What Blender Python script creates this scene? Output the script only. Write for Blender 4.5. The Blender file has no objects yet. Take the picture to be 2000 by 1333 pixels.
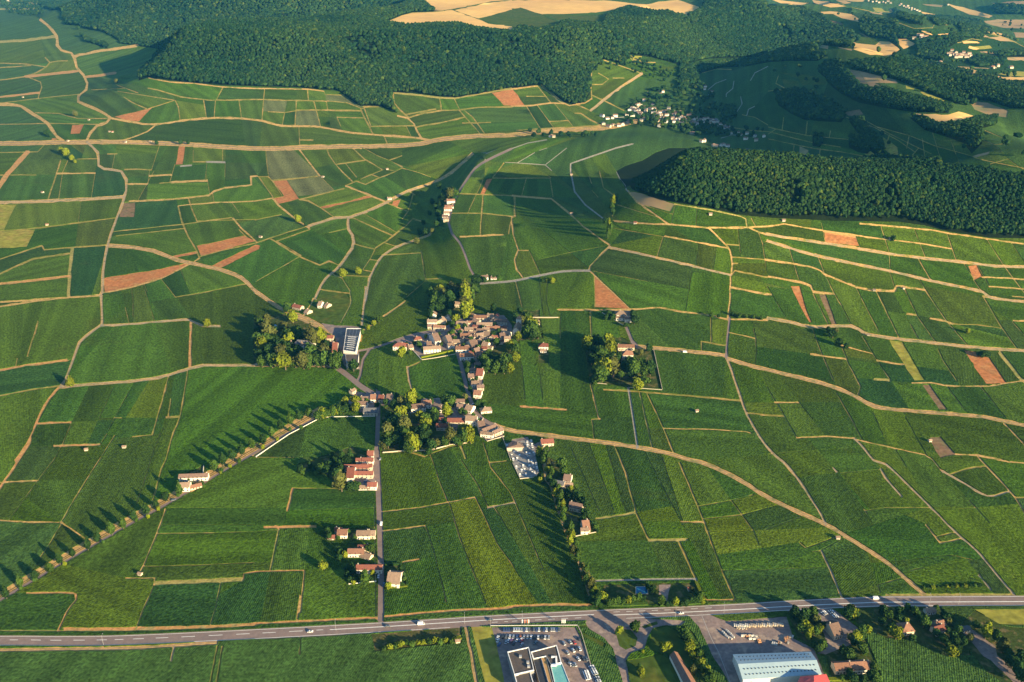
import bpy, bmesh, math, random
import numpy as np
from mathutils import Vector, Matrix
from mathutils.geometry import delaunay_2d_cdt, tessellate_polygon

R = math.radians
random.seed(11)
rng = np.random.default_rng(7)
scene = bpy.context.scene
COL = scene.collection

# ------------------------------------------------------------------ camera
CAM_H, PITCH, FOC = 506.0, R(24.4), 1778.0
ST, CT = math.sin(PITCH), math.cos(PITCH)
cam_d = bpy.data.cameras.new('camera')
cam_d.sensor_width = 36.0
cam_d.lens = FOC / 2000.0 * 36.0
cam_d.clip_start = 1.0
cam_d.clip_end = 40000.0
cam = bpy.data.objects.new('camera', cam_d)
cam.location = (0, 0, CAM_H)
cam.rotation_euler = (R(90) - PITCH, 0, 0)
COL.objects.link(cam)
scene.camera = cam

def rays(px, py):
    px = np.asarray(px, float); py = np.asarray(py, float)
    a = (px - 1000.0) / FOC
    b = -(py - 666.5) / FOC
    d = np.stack([a, CT + b * ST, -ST + b * CT], -1)
    return d

def proj(x, y, z):
    x = np.asarray(x, float); y = np.asarray(y, float); z = np.asarray(z, float)
    dz = z - CAM_H
    dep = y * CT - dz * ST
    up = y * ST + dz * CT
    dep = np.maximum(dep, 1e-3)
    return 1000.0 + FOC * x / dep, 666.5 - FOC * up / dep

def plane(px, py, z=0.0):
    d = rays(px, py)
    t = (z - CAM_H) / d[..., 2]
    return d[..., 0] * t, d[..., 1] * t

def mpp(py):                     # metres per photo pixel across the view on the plain
    return CAM_H / CT / (py + 141.0)

# ------------------------------------------------------------------ terrain
GX0, GX1, GY0, GY1, CELL = -7000.0, 7000.0, -200.0, 11400.0, 20.0
gx = np.arange(GX0, GX1 + 1, CELL); gy = np.arange(GY0, GY1 + 1, CELL)
XX, YY = np.meshgrid(gx, gy)

def seg_dist(X, Y, pts, closed):
    best = np.full(X.shape, 1e18); side = np.zeros(X.shape); par = np.zeros(X.shape)
    n = len(pts); last = n if closed else n - 1
    for i in range(last):
        x0, y0 = pts[i]; x1, y1 = pts[(i + 1) % n]
        dx, dy = x1 - x0, y1 - y0
        L2 = dx * dx + dy * dy + 1e-9
        t = np.clip(((X - x0) * dx + (Y - y0) * dy) / L2, 0, 1)
        qx, qy = x0 + t * dx, y0 + t * dy
        d = (X - qx) ** 2 + (Y - qy) ** 2
        m = d < best
        best = np.where(m, d, best)
        side = np.where(m, (X - x0) * dy - (Y - y0) * dx, side)
        par = np.where(m, i + t, par)
    return np.sqrt(best), np.sign(side), par

def in_poly(X, Y, pts):
    X = np.asarray(X, float); Y = np.asarray(Y, float)
    c = np.zeros(X.shape, bool); n = len(pts)
    for i in range(n):
        x0, y0 = pts[i]; x1, y1 = pts[(i + 1) % n]
        if y0 == y1: continue
        m = ((y0 > Y) != (y1 > Y)) & (X < (x1 - x0) * (Y - y0) / (y1 - y0) + x0)
        c ^= m
    return c

def mesa(pts, h, fall, rnd=30.0):
    d, _, _ = seg_dist(XX, YY, pts, True)
    d = np.where(in_poly(XX, YY, pts), 0.0, d)
    d = np.sqrt(d * d + rnd * rnd) - rnd
    return h * np.exp(-d / fall)

def ridge(pts, h, wl, wr):
    d, s, _ = seg_dist(XX, YY, pts, False)
    w = np.where(s > 0, wr, wl)
    return h * np.exp(-(d / w) ** 2)

def vnoise(X, Y, scale, seed):
    r = np.random.default_rng(seed); n = 64
    g = r.random((n, n)) * 2 - 1
    u = X / scale; v = Y / scale
    iu = np.floor(u).astype(int); iv = np.floor(v).astype(int)
    fu = u - iu; fv = v - iv
    fu = fu * fu * (3 - 2 * fu); fv = fv * fv * (3 - 2 * fv)
    a = g[iv % n, iu % n]; b = g[iv % n, (iu + 1) % n]
    c = g[(iv + 1) % n, iu % n]; d = g[(iv + 1) % n, (iu + 1) % n]
    return (a * (1 - fu) + b * fu) * (1 - fv) + (c * (1 - fu) + d * fu) * fv

def PL(lst, z):
    out = []
    for a, b in lst:
        x, y = plane(a, b, z); out.append((float(x), float(y)))
    return out

base = np.clip(0.012 * (YY - 620), 0, 45)
def mesa2(pts, h, fs, fw, rnd=30.0, yb=1530):
    # gentle south apron, steep west and north flanks
    d, _, _ = seg_dist(XX, YY, pts, True)
    d = np.where(in_poly(XX, YY, pts), 0.0, d)
    d = np.sqrt(d * d + rnd * rnd) - rnd
    cx = np.clip(XX, min(p[0] for p in pts), 1e9); wx = np.clip((cx - XX) / (d + 1), 0, 1)
    cy = np.clip((YY - yb) / (d + 30), 0, 1)
    wf = np.clip(np.maximum(wx, cy) * 1.2, 0, 1)
    return h * np.exp(-d / (fs * (1 - wf) + fw * wf))
corton = mesa2([(290, 1500), (600, 1480), (900, 1450), (1300, 1400), (2600, 1300), (2600, 1350), (1300, 1460), (900, 1505), (600, 1545), (320, 1565)], 140, 160, 130)
corton = corton * np.clip(1 - (XX - 300) / 600 * 0.21, 0.72, 1)
noel = mesa2([(-1050, 3060), (-800, 2985), (-300, 2960), (100, 2990), (330, 3150), (560, 3500), (950, 3800), (1050, 4300), (750, 5600), (-300, 5600), (-450, 3900), (-700, 3450), (-1000, 3260)], 178, 290, 120, 30.0, 3900)
bois = mesa([(-2050, 5000), (-1500, 4350), (-1050, 4150), (-620, 4350), (-400, 5300), (-400, 8000), (-2400, 8000)], 190, 300)
rb1 = ridge(PL([(1560, 118), (1640, 130), (1700, 165), (1790, 215), (1890, 262), (2010, 300)], 150), 150, 230, 230)
rb2 = ridge(PL([(1640, 108), (1760, 128), (1900, 160), (2080, 200)], 175), 150, 230, 230)
rb3 = mesa(PL([(1480, 8), (1620, 14), (1780, 40), (1800, 60), (1700, 50), (1560, 26), (1450, 40)], 170), 135, 330)
rb4 = ridge(PL([(1660, 92), (1740, 108), (1800, 92), (1880, 70)], 110), 75, 320, 260)
rb5 = ridge(PL([(1880, 130), (1960, 148), (2060, 175)], 110), 80, 320, 300)
rb6 = ridge([(1500, 7600), (2600, 6600), (3900, 5800)], 150, 900, 800)
far_n = np.clip((YY - 2300) / 2500, 0, 1) * np.clip((XX - 300) / 900, 0, 1)
feat = [corton, noel, bois, rb1, rb2, rb3, rb4, rb5, rb6]
HH = np.zeros_like(XX)
for f_ in feat:
    HH += np.maximum(f_, 0) ** 3.5
HH = HH ** (1 / 3.5)
HH = np.where(np.isfinite(HH), HH, 0) + base
HH += far_n * (28 * vnoise(XX, YY, 620, 3) + 14 * vnoise(XX, YY, 260, 5))
# shoulder between the hill and the far valley
sx_, sy_ = plane(1225, 281, 45)
HH += 24 * np.exp(-((XX - sx_) / 330) ** 2 - ((YY - sy_) / 120) ** 2)
# spur that carries the lane down to the village: steep on its west side
spur = PL([(1005, 292), (945, 325), (905, 365), (884, 405), (877, 440), (892, 470), (908, 505), (925, 548)], 22)
d_, s_, p_ = seg_dist(XX, YY, spur, False)
amp = np.clip(p_ / 1.0, 0, 1) * np.clip((7.0 - p_) / 2.5, 0, 1)
west = s_ > 0
wd = plane(880, 420, 22)[0]
# decide which sign is west: test a point left of the lane
tx, ty = plane(820, 410, 22)
dt, st_, _ = seg_dist(np.array([[tx]]), np.array([[ty]]), spur, False)
west = s_ == st_[0, 0]
HH += amp * np.where(west, 19 * np.exp(-(d_ / 26) ** 2) - 9 * np.exp(-((d_ - 75) / 40) ** 2), 19 * np.exp(-(d_ / 95) ** 2))
HH += np.clip((YY - 1500) / 800, 0, 1) * 3.0 * vnoise(XX, YY, 170, 9)

def height(x, y):
    x = np.asarray(x, float); y = np.asarray(y, float)
    u = np.clip((x - GX0) / CELL, 0, len(gx) - 1.001); v = np.clip((y - GY0) / CELL, 0, len(gy) - 1.001)
    i = u.astype(int); j = v.astype(int); fu = u - i; fv = v - j
    return (HH[j, i] * (1 - fu) + HH[j, i + 1] * fu) * (1 - fv) + (HH[j + 1, i] * (1 - fu) + HH[j + 1, i + 1] * fu) * fv

TS = np.concatenate([np.linspace(300, 2500, 260), np.linspace(2510, 11000, 420)])
def ground(px, py, dz=0.0):
    """first hit of photo rays with the terrain raised by dz -> x, y, z"""
    px = np.atleast_1d(np.asarray(px, float)); py = np.atleast_1d(np.asarray(py, float))
    out = np.zeros((len(px), 3))
    for k in range(0, len(px), 4000):
        d = rays(px[k:k + 4000], py[k:k + 4000])
        hd = d[:, 1]
        t = TS[None, :] / np.maximum(hd[:, None], 0.05)
        X = d[:, 0:1] * t; Y = d[:, 1:2] * t; Z = CAM_H + d[:, 2:3] * t
        below = Z < height(X, Y) + dz
        idx = np.argmax(below, 1); idx = np.where(below.any(1), np.maximum(idx, 1), t.shape[1] - 1)
        ar = np.arange(len(idx)); t0 = t[ar, idx - 1]; t1 = t[ar, idx]
        for _ in range(22):
            tm = (t0 + t1) / 2
            b = CAM_H + d[:, 2] * tm < height(d[:, 0] * tm, d[:, 1] * tm) + dz
            t1 = np.where(b, tm, t1); t0 = np.where(b, t0, tm)
        x = d[:, 0] * t1; y = d[:, 1] * t1
        out[k:k + 4000] = np.stack([x, y, height(x, y)], -1)
    return out

def G1(px, py):
    p = ground([px], [py])[0]
    return float(p[0]), float(p[1]), float(p[2])

TILE = {}
for r_, oy in zip('ABCD', (0, 250, 560, 860)):
    for c_ in range(4):
        TILE[f'{r_}{c_}'] = (c_ * 500, oy, 3.92)
TILE.update(E0=(0, 1133, 4.0), E1=(500, 1133, 4.0), E2=(900, 1133, 6.667), E3=(1160, 1133, 6.667), E4=(1380, 1133, 6.667), E5=(1600, 1133, 5.0), G=(0, 0, 1.0))
def tp(tile, x, y):
    ox, oy, s = TILE[tile]
    return ox + x / s, oy + y / s
def pts_of(tile, txt):
    out = []
    for tok in txt.split():
        if tok in TILE: tile = tok; continue
        a, b = tok.split(',')
        out.append(tp(tile, float(a), float(b)))
    return out
# every line: kind, width in photo pixels, points (tile,x,y); kinds: a asphalt, d tan dirt, o red earth, p thin grassy path, w pale gravel, y dry grass
LINES = '''
d 9 A0 -60,1100 200,1100 480,1092 900,1090 1400,1107 1960,1140 A1 500,1127 1000,1120 1250,1105 1360,1080 1600,1050 1960,1035 A2 300,1005 700,980 880,945 960,930
d 5 A0 310,150 360,190 435,280 440,350 470,385 545,410 570,450 590,520 640,580 670,640 660,690 600,740 600,780 720,830 800,870 845,905 820,940 740,965 690,1020 665,1075 665,1095
d 5 B0 665,110 750,190 755,290 800,315 930,335 970,400 965,480 945,560 900,680 850,810 825,900
d 6 B0 825,900 815,950 790,1100 785,1250 770,1300 C0 775,80 785,290
d 6 C0 785,290 700,350 610,430 560,560 500,720 460,770
o 6 C0 460,770 380,860 310,980 260,1100 180,1260 120,1333 D0 240,0 130,180 40,310 -40,430
y 5 A0 -30,325 200,310 400,285
y 4 A0 30,25 150,25 280,28
y 3 A0 0,72 180,70 310,66
d 5 A0 570,433 720,400 935,368 1050,350
p 2 A0 -20,485 200,492 340,512
p 2 A0 -10,520 240,505
p 2.5 A0 345,440 380,480 360,510 280,560 190,590 -20,618
p 2 A0 380,480 440,470 520,465
o 5 A0 200,588 400,568 605,545
p 2 A0 220,595 310,630 320,670 295,740
o 4 A0 -20,748 270,715
o 5 A0 680,590 880,562
p 1.5 A0 20,790 300,755 590,725
d 6 A0 -20,800 60,803 160,815 260,880 370,950 430,1040 510,1095
p 2 A0 270,865 450,870 600,910 845,910
p 2 A0 -20,955 380,948 560,950 740,955
d 4 A0 845,905 1000,935 1190,955 1400,925 1660,905 1960,920 A1 200,965 450,970 680,1010 900,1035 1200,1055 1340,1078
d 2.5 A0 1190,960 1130,1010 1000,1060 900,1088
p 2 A0 880,640 940,670 1060,715
p 2.5 A0 1130,675 1200,690 1300,720 1390,745 1600,770 1960,765 A1 500,775 540,780
p 2.5 A0 945,745 1040,800 1120,835
p 2 A0 1340,770 1365,820 1380,920
p 2 A0 1560,775 1580,900
p 2 A0 1710,670 1660,760
d 2.5 A0 1140,600 1300,630 1480,640 1700,668 1960,680 A1 400,685 520,700
p 1.5 A0 1340,770 1120,840
p 1.2 A0 700,690 930,680
p 1.5 A0 1650,770 1640,900
p 1.5 A0 1830,770 1850,915
p 1.5 A0 900,700 1340,770
p 2 A1 65,690 45,930
p 2 A1 395,690 400,760
p 2.5 A1 310,770 300,950
p 2 A1 90,855 220,865 310,850
p 2 A1 220,865 205,940
p 3 A1 310,845 550,845 800,850
p 2 A1 445,785 490,950
p 2 A1 520,700 530,725 670,730
p 2 A1 540,780 550,845
p 2 A1 545,775 700,790 800,830
p 3 A1 800,830 840,920 890,1015
p 2 A1 830,830 880,970
p 2 A1 620,900 830,905
p 1.5 A1 620,900 650,970
p 3 A1 820,820 960,820
p 2.5 A1 890,970 1210,965
d 3.5 A1 1080,890 1160,905 1210,950 1235,1010 1265,1055
p 3 A1 1050,720 1060,790 1100,840 1170,905
y 3.5 A1 1050,715 1200,725 1400,750 1520,755 1700,725 1850,695 1960,680
p 3 A1 1170,905 1280,870 1420,850 1600,840 1700,825 1960,820
p 3 A1 1170,875 1280,855 1380,835
p 2 A1 1405,755 1420,840
p 3 A1 1230,975 1400,945 1600,900
p 2 A1 1520,760 1560,840
p 2 A1 1560,850 1640,940 1720,1030
p 2 A1 1600,850 1660,900 1750,1025
p 2 A1 1580,945 1800,940
p 1.5 A1 1150,970 1180,1030
p 2.5 A1 980,1040 1010,1110
p 1.5 A1 330,980 335,1110
p 3 A1 340,1075 440,1075
d 3 A2 -10,685 200,660
d 3 A2 -10,815 150,810 300,790 400,795 440,810 560,790 610,760
p 2 A2 110,740 270,740
p 2 A2 200,665 290,780
y 5 A2 230,660 390,790
p 2.5 A2 610,560 605,650 610,750
p 2.5 A2 610,730 700,770 860,850
d 5 A2 600,850 700,770 830,670 940,600 1000,560
p 2 A2 1000,565 870,520 700,460
p 2.5 A2 500,805 600,850
p 2 A2 660,560 740,610 690,650 610,650
p 2.5 A2 770,600 860,600
p 1.5 A2 120,830 220,990
p 1.5 A2 210,830 320,980
p 1.5 A2 330,800 480,985
p 2.5 A2 290,935 410,925
p 3 A2 480,870 530,870 600,920 680,960
p 2 A2 30,1000 700,960
w 2 A2 720,915 880,895
p 2 A2 910,430 990,480 1100,480
p 1.6 A2 900,440 950,490
w 1.6 A2 1600,1060 1690,1035 1760,1040
w 1.6 A2 1640,745 1640,720 1690,680 1700,620
w 1.6 A2 1825,620 1860,560 1960,510
w 1.8 A2 1800,880 1810,840 1860,815
p 1.8 A2 1460,560 1560,530 1680,535
o 9 B0 -20,470 60,350 190,210
p 2 B0 -10,190 290,185 350,120
p 2 B0 -10,362 280,362
p 3 B0 465,250 430,360 370,545
p 1.5 B0 520,250 480,340 450,540
d 3 B0 440,352 720,348
p 1.5 B0 730,340 700,540
p 1.5 B0 590,240 735,238
d 7 B0 -40,575 400,560 700,545 945,530
p 3 B0 820,200 900,200
p 1.5 B0 880,200 860,300
p 2.5 B0 950,320 1050,318 1160,325
p 1.5 B0 1160,325 1220,140
d 3.5 B0 1140,370 1310,362
d 3.5 B0 975,433 1135,430
p 1.5 B0 1135,430 1145,330
p 1.5 B0 1340,280 1305,400
d 4 B0 1310,418 1590,405
p 2 B0 1220,425 1310,418
w 3.5 B0 1380,295 1470,288
w 4 B0 1585,262 1725,265
p 2.5 B0 1475,262 1570,262
p 1.5 B0 1480,170 1480,260
p 1.5 B0 1705,160 1705,240
p 1.2 B0 1585,265 1570,400
p 1.2 B0 1725,265 1722,380
p 1.5 B0 1590,405 1605,510
d 3.5 B0 985,565 1320,550 1600,518 1640,485 1720,462 1925,438 1920,375 1970,372
p 2 B0 1630,510 1640,565
d 2.5 B0 1370,600 1450,590 1640,575 1960,562 B1 130,540
p 3.5 B0 1365,600 1395,730 1440,830 1500,930 1530,1000
p 3 B0 1445,545 1470,620 1510,720
p 2.2 B0 885,795 1395,740 1770,690
p 2 B0 885,830 1390,775
p 1.4 B0 1515,715 1960,702
d 3.5 B0 1780,690 1850,770 1960,870
p 2.5 B0 1830,780 1890,840
p 2.5 B0 1480,1035 1540,985 1700,940 1960,885
d 8 B0 840,905 1000,915 1180,945 1350,1010 1480,1040 1680,1085 1850,1150 1960,1260 C1 0,40 100,110 220,185 400,250 520,320 600,365
d 3.5 B0 1480,1030 1530,1000
d 3.5 B0 795,1265 1000,1225 1250,1150 1440,1050
p 3 B0 -20,1015 160,955 320,905 340,935 520,920 820,900
p 4 B0 -20,1130 250,1005 530,965
p 2.5 B0 -20,800 330,765 890,690
y 7 B0 555,930 535,1100 525,1300
o 5 B0 -20,1199 250,1170 510,1140
d 4 B0 -30,1338 530,1300 780,1285
p 2 B0 1235,1160 1300,1240 1345,1300
p 1.4 B0 1100,1190 1130,1260
p 1.4 B0 1005,1225 1020,1333 C0 1020,250
p 2.5 B0 1345,1300 1650,1245 1870,1200
p 1.5 B0 1780,580 1830,650
p 1.2 B0 1180,330 1060,550
p 1.2 B0 620,570 600,730
p 1.2 B0 1370,1050 1420,1180
p 1.2 C0 1100,0 1190,280
p 1.2 C0 960,160 990,280
p 2.5 B1 75,170 95,360
p 2 B1 20,375 95,375 125,405 200,520
p 2.5 B1 20,375 130,530
d 3 B1 330,165 490,370
p 2.5 B1 130,405 300,390 490,372
p 1.4 B1 490,370 590,470
p 2.5 B1 330,550 500,510 680,465
p 3 B1 330,550 400,560 490,610 600,685
d 3.5 B1 685,445 800,490 900,530 985,565
p 2.5 B1 685,445 770,410 840,435 930,390 1060,340 1120,310
p 1.5 B1 1120,310 1250,345 1340,380
p 3 B1 545,165 560,210 610,280 670,345 730,405
p 2.5 B1 745,160 830,240 950,310
p 2.5 B1 610,283 830,250
p 2 B1 800,395 990,315 1060,330
p 2 B1 690,280 770,380
p 2 B1 890,360 940,380
p 2 B1 1120,215 1020,250 1120,300
p 1.6 B1 930,215 1020,250
p 1.4 B1 830,160 930,215
d 6 B1 1640,215 1580,270 1500,340 1400,400 1240,460 1150,490 1050,545 985,580 900,620 720,685 610,690 400,755
p 2.5 B1 400,755 250,800 100,850 0,885
d 4 B1 130,540 170,590 280,680 370,745 410,770
p 3 B1 410,780 160,870
p 2 B1 -10,708 200,665
d 6 B1 705,690 710,780 750,880 650,1050 530,1160 450,1310 C1 450,90
p 2.5 B1 560,805 690,775
p 3 B1 740,690 1050,830
p 1.5 B1 830,660 1075,800
p 3 B1 755,890 900,930
p 2.5 B1 1200,520 1165,640 1120,700
p 2.5 B1 1020,585 1160,640
p 1.5 B1 1110,545 1085,600
p 3 B1 1205,690 1150,750 1000,870 920,920 880,1000 820,1090
p 2 B1 980,880 1065,905
d 5 B1 1350,790 1330,820 1190,870 1080,910 970,980 910,1070 870,1150 840,1333 C1 845,0 810,300
p 2.5 B1 1195,700 1270,720
p 3 B1 1160,480 1220,515
p 2 B1 820,1090 870,1100
p 2 B1 870,1010 920,1015
p 2.5 B1 680,1130 860,1140
y 3 B1 600,1130 660,1150 720,1250 730,1333 C1 735,90 720,150 650,280
p 2.5 B1 500,1240 720,1270
p 3.5 B1 110,850 330,985 490,1055 560,1020 630,1050
p 2 B1 340,985 0,1180
p 2.5 B1 180,880 350,980
p 2.2 B1 960,975 1260,960
p 2.5 B1 1265,940 1300,1160 1420,1155
p 1.5 B1 1300,1170 1150,1300
a 5 B1 1960,160 1780,245 1680,310 1600,420 1550,500 1500,620 1475,730 1500,810 1560,880 1600,970 1640,1080 1680,1150 1690,1220 1650,1333 C1 1640,130 1660,200
w 2.2 B1 1960,160 B2 120,118 270,92
w 2 B1 1660,195 1760,200 1860,155
w 1.8 B1 1660,195 1750,240
p 2.5 B1 1560,505 1960,520
w 1.6 B1 1910,265 1960,268
p 2 B1 1900,270 1810,385
p 2 B1 1810,385 1960,388
p 2 B1 1740,400 1620,660
p 2.5 B1 1505,655 1740,655 1960,680
p 3.5 B1 1740,510 1720,780 1720,820
d 3.5 B1 1560,835 1900,820
p 3 B1 1960,690 1935,810
w 5 B1 1700,1195 1960,1175 B2 200,1135 400,1100 580,1095
d 4 C1 1150,110 1080,160 980,230 900,290 820,340 800,420
w 1.6 B2 0,268 40,270 175,190
w 1.8 B2 40,270 255,285 420,155
w 1.8 B2 255,285 305,330
w 1.4 B2 210,175 270,155
w 3.2 B2 920,125 800,155 450,275 450,340 480,490 560,590 690,690 720,700
p 2 B2 -10,387 290,385 315,530
p 1.5 B2 110,390 75,520
p 1.5 B2 270,365 300,385
d 3.5 B2 0,520 300,545 420,640 550,760 750,900
p 4 B2 20,530 25,680 0,690
d 3.5 B2 0,690 10,820 50,935 20,1010 40,1090 80,1140
p 2.5 B2 50,940 130,940 215,1120
p 1.6 B2 590,370 610,430
p 1.6 B2 610,480 660,535
p 2.5 B2 670,330 700,460 790,525
w 2 B2 800,340 830,400 870,460
d 3.5 B2 870,470 960,570 1090,660 1200,740
p 2 B2 800,590 1100,680
p 1.6 B2 1010,595 1220,660
d 4 B2 780,715 1000,735 1200,740 1500,765 1800,765 1960,755
p 1.5 B2 1250,590 1220,730
p 1.2 B2 1415,610 1410,740
y 3 B2 1240,585 1520,630 1750,680 1790,700 1800,760
p 2.5 B2 1830,690 1860,745
d 4 B2 1510,770 1640,900 1670,940 1690,1050 1680,1130
d 5 B2 760,920 1000,970 1300,1040 1680,1130
p 1.5 B2 780,770 1160,835
p 2.5 B2 1160,835 1110,990
d 3.5 B2 1170,830 1640,920
p 3 B2 1650,895 1740,900
p 3 B2 1690,990 1960,1015
p 3 B2 1690,1040 1735,1040
d 4 B2 750,905 600,1060 590,1095
d 3 B2 600,1100 850,1333 C2 910,180
p 1.6 B2 1730,780 1750,960
p 2 B2 1890,810 1920,890 1950,1100
d 4 B2 1810,765 1890,800 1970,825
p 3.5 B2 1680,1130 1710,1095 1960,1150
d 4 B2 1675,1140 1670,1333 C2 1650,250
a 5 C2 1668,235 1650,400 1640,540
d 4 B2 1690,1225 1960,1280 
p 1.5 B2 1380,1100 1340,1330 C2 1330,180
p 2 B2 630,1120 635,1333 C2 635,170
p 3 B2 30,1180 70,1333 C2 80,160
p 1.5 B2 210,1150 225,1333 C2 240,220
p 1.5 B2 270,1180 265,1333 C2 290,220
p 1.2 B2 1420,960 1410,1060
p 1.2 B2 1560,960 1540,1090
p 1 B2 230,780 580,1070
p 1 B2 210,1010 430,960 750,900
p 1 B2 630,1100 1050,1180
d 3.2 B2 1960,758 B3 120,738 400,785 850,850 1150,885 1390,925
d 6 B3 -10,817 300,865 600,910 900,960 1200,1000 1500,1030 1750,1060 2060,1068
d 6 B3 -10,865 300,960 600,1030 900,1090 1200,1160 1400,1205 1640,1255 1700,1300 2060,1345
d 4.5 B3 0,1015 340,1070 440,1125 600,1190 680,1220 800,1240 970,1250 985,1215 1200,1245
d 4.5 B3 0,1140 250,1185 330,1215 350,1260 490,1270
p 1.5 B3 410,730 440,880
p 1.5 B3 670,830 700,910
p 2.2 B3 870,770 930,960 935,1085
p 2 B3 1125,790 1200,980
p 2.5 B3 1370,810 1440,1010
p 2.5 B3 1680,860 1800,1050 1960,1260
d 3.5 B3 700,735 1000,760 1250,785 1390,810 1700,855 2060,905
p 1.6 B3 1870,890 1960,1030
p 2 B3 165,930 240,1170
p 2.2 B3 380,980 440,1130 540,1333 C3 560,140
p 2 B3 930,1100 970,1220
p 3 B3 1155,1010 1240,1160
p 2 B3 1160,1165 1250,1310
p 2 B3 1570,1160 1640,1260
d 3.5 B3 1640,1145 1800,1150 2060,1170
d 3 B3 1690,1215 2060,1245
p 3 B3 1870,1290 2060,1310
p 2 B3 1500,1040 1580,1165
p 2 B3 1600,1045 1690,1205
o 3.5 B3 430,795 670,838
d 4 C0 -30,160 300,110 530,85 750,68
o 5 C0 -30,650 200,605 520,565
p 3 C0 -30,845 250,790 450,765
d 5 C0 785,300 1000,290 1350,258 1450,258 1550,300 1690,305
d 7 C0 490,770 750,745 1000,728 1250,690 1450,630 1560,605
d 6 C0 1560,605 1960,605 C1 400,605 600,620
o 6 C0 1463,290 1455,600
p 3 C0 295,265 210,540
p 2.5 C0 135,550 120,620
p 3.5 C0 1440,640 1380,1000 1330,1120 1270,1333 D0 1240,220 1170,470
p 3.5 C0 1290,700 1230,920 1170,1130
p 3 C0 1310,860 1290,1000
p 4 C0 1270,1005 1360,1000
o 4.5 C0 300,1052 550,1040
p 2 C0 550,1040 480,1210 410,1333 D0 300,300 80,600
o 5 C0 410,1222 770,1212
p 2 C0 770,1212 820,1130
p 3 C0 880,1140 760,1333 D0 700,250 530,520
y 4 D0 530,520 470,632
p 3 D0 480,630 380,800 310,900
p 3 C0 1010,1155 1170,1137
p 2.5 C0 870,1008 940,1008
p 1.6 C0 990,800 880,1000 830,1100
p 1.6 C0 1230,1120 1170,1280 D0 1120,270 1045,490
p 1.2 C0 870,770 760,1010
d 19 D0 -60,1240 490,908 1000,613 1290,458 1960,63 C1 0,1268 250,1093 500,953
d 4 D0 -30,617 200,630 470,632
d 4 D0 470,632 680,775
d 4 D0 40,325 300,312
d 4 D0 1270,530 1210,700 1100,960 1075,1010
p 2 D0 1210,718 1700,712 1960,702 D1 190,690
p 2.2 D0 1110,970 1500,960 1960,940
d 3.5 D0 960,1060 1190,1060 1180,1110 1130,1230 1080,1333 E0 1110,260 1060,390
y 10 D0 1190,1100 1500,1085 1860,1070
o 4 D0 1865,1070 1870,1025 1960,1010 D1 120,1005 375,1000
o 5 D0 200,1175 580,1180 540,1280 500,1333 E0 520,260 460,390
y 4 D0 1690,1110 1640,1333 E0 1640,370
p 1 D0 1290,520 1960,520
p 1 D0 1250,650 1960,650
o 6 D1 60,670 460,660
o 6 D1 280,370 240,550
y 5 D1 175,690 110,1010
d 4.5 D1 375,1000 365,1090 340,1333 E1 350,120 325,300
p 2 D1 300,370 750,375 910,385
p 1 D1 280,540 900,520
p 1.4 D1 0,135 300,135
a 9 C1 935,800 935,1000 925,1270
a 12 C1 925,1260 D1 940,400 950,700 957,1000 960,1333 E1 977,100 975,310
y 2.5 D1 908,500 918,1333
d 3.5 D1 975,550 1250,520 1500,475 1680,440
d 4 D1 975,700 1300,658
p 2 D1 1300,660 1360,850 1400,1000 1460,1250 E1 1470,160
p 2.5 D1 1680,440 1850,800 1960,950 D2 60,1050
p 2.5 D1 1490,510 1560,750 1650,980 1760,1250
p 2.5 D1 1340,120 1400,300 1470,480
y 5 D1 1570,50 1610,150
p 2 D1 1570,150 1700,350 1770,500
d 5 D1 1770,520 1960,485
p 2 D1 1840,540 1960,740
o 5 D1 1120,940 1260,912
p 3 D1 970,100 1150,85 1300,130 1340,110 1480,55 1640,20
p 3 D1 1800,175 1930,160
p 3 D1 1740,20 1800,210 1960,420 D2 240,990
o 6 E0 500,385 1000,382 1640,365 2000,345 E1 300,330 940,300
o 6 E1 1015,290 1500,245 2000,225 E2 600,360 1100,330 1680,330
y 4 E0 -20,400 450,402 1000,400 1640,378 2000,358
d 8 E0 -40,553 400,545 1000,535 1300,520 1700,495
y 4 E1 0,462 500,440 1000,405 1600,365
d 5 E0 1360,530 1335,640
p 4 E0 1700,520 1640,830
p 4 E0 1740,520 1690,830
d 8 E1 1640,370 1680,560 1730,830
p 3 E1 350,460 340,590
a 11 C1 590,600 700,680 810,770 900,825 940,860
p 3 C1 620,620 740,730
a 5 C1 780,495 870,480 1000,440 1150,385 1300,350 1420,345 1450,320
a 6 C1 870,485 820,560 800,680 770,745
a 8 C1 1450,310 1520,440 1570,600 1620,800 1680,960 1740,1020 1830,1070
d 9 C1 1830,1065 1960,1105 C2 300,1145 700,1195 950,1230 1200,1280 1330,1320 D2 1500,190 1750,310 1960,440 D3 250,560 430,640 600,740 900,930 1100,1100 1200,1190
d 4 C1 440,95 400,180 370,215
d 6 C2 1640,540 1680,640 1750,850 1800,980 1900,1160 2000,1280 D3 150,200 250,330 350,480 430,620
d 5 C3 660,1165 700,1200 810,1333 D3 830,165 900,185 1050,320 1250,520 1450,720 1600,850 1750,1030 1890,1190
d 3 C3 700,1180 970,1240 1200,1290 D3 1260,150 1340,250
d 5 D3 1345,245 1500,330 1680,430 1830,400
d 3.5 D3 1430,110 1600,120 1850,170 2050,185
d 4 D3 1600,120 1750,280 1890,440 1980,590
p 4 D3 1890,445 2050,440
p 4 D3 1390,265 1530,220 1650,205
p 2 D3 970,70 1060,210
d 5 D3 860,215 900,290 1030,440
d 5 D3 495,210 530,250
p 1.2 D3 550,255 880,225
p 2.5 D3 730,525 760,570
p 2 D3 760,540 900,520 1250,520
d 4 D3 1205,645 1320,790 1470,760
p 3 D3 1290,745 1420,710
p 3 D3 240,785 290,830 530,740
p 2.5 D3 340,860 400,850 580,750
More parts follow.
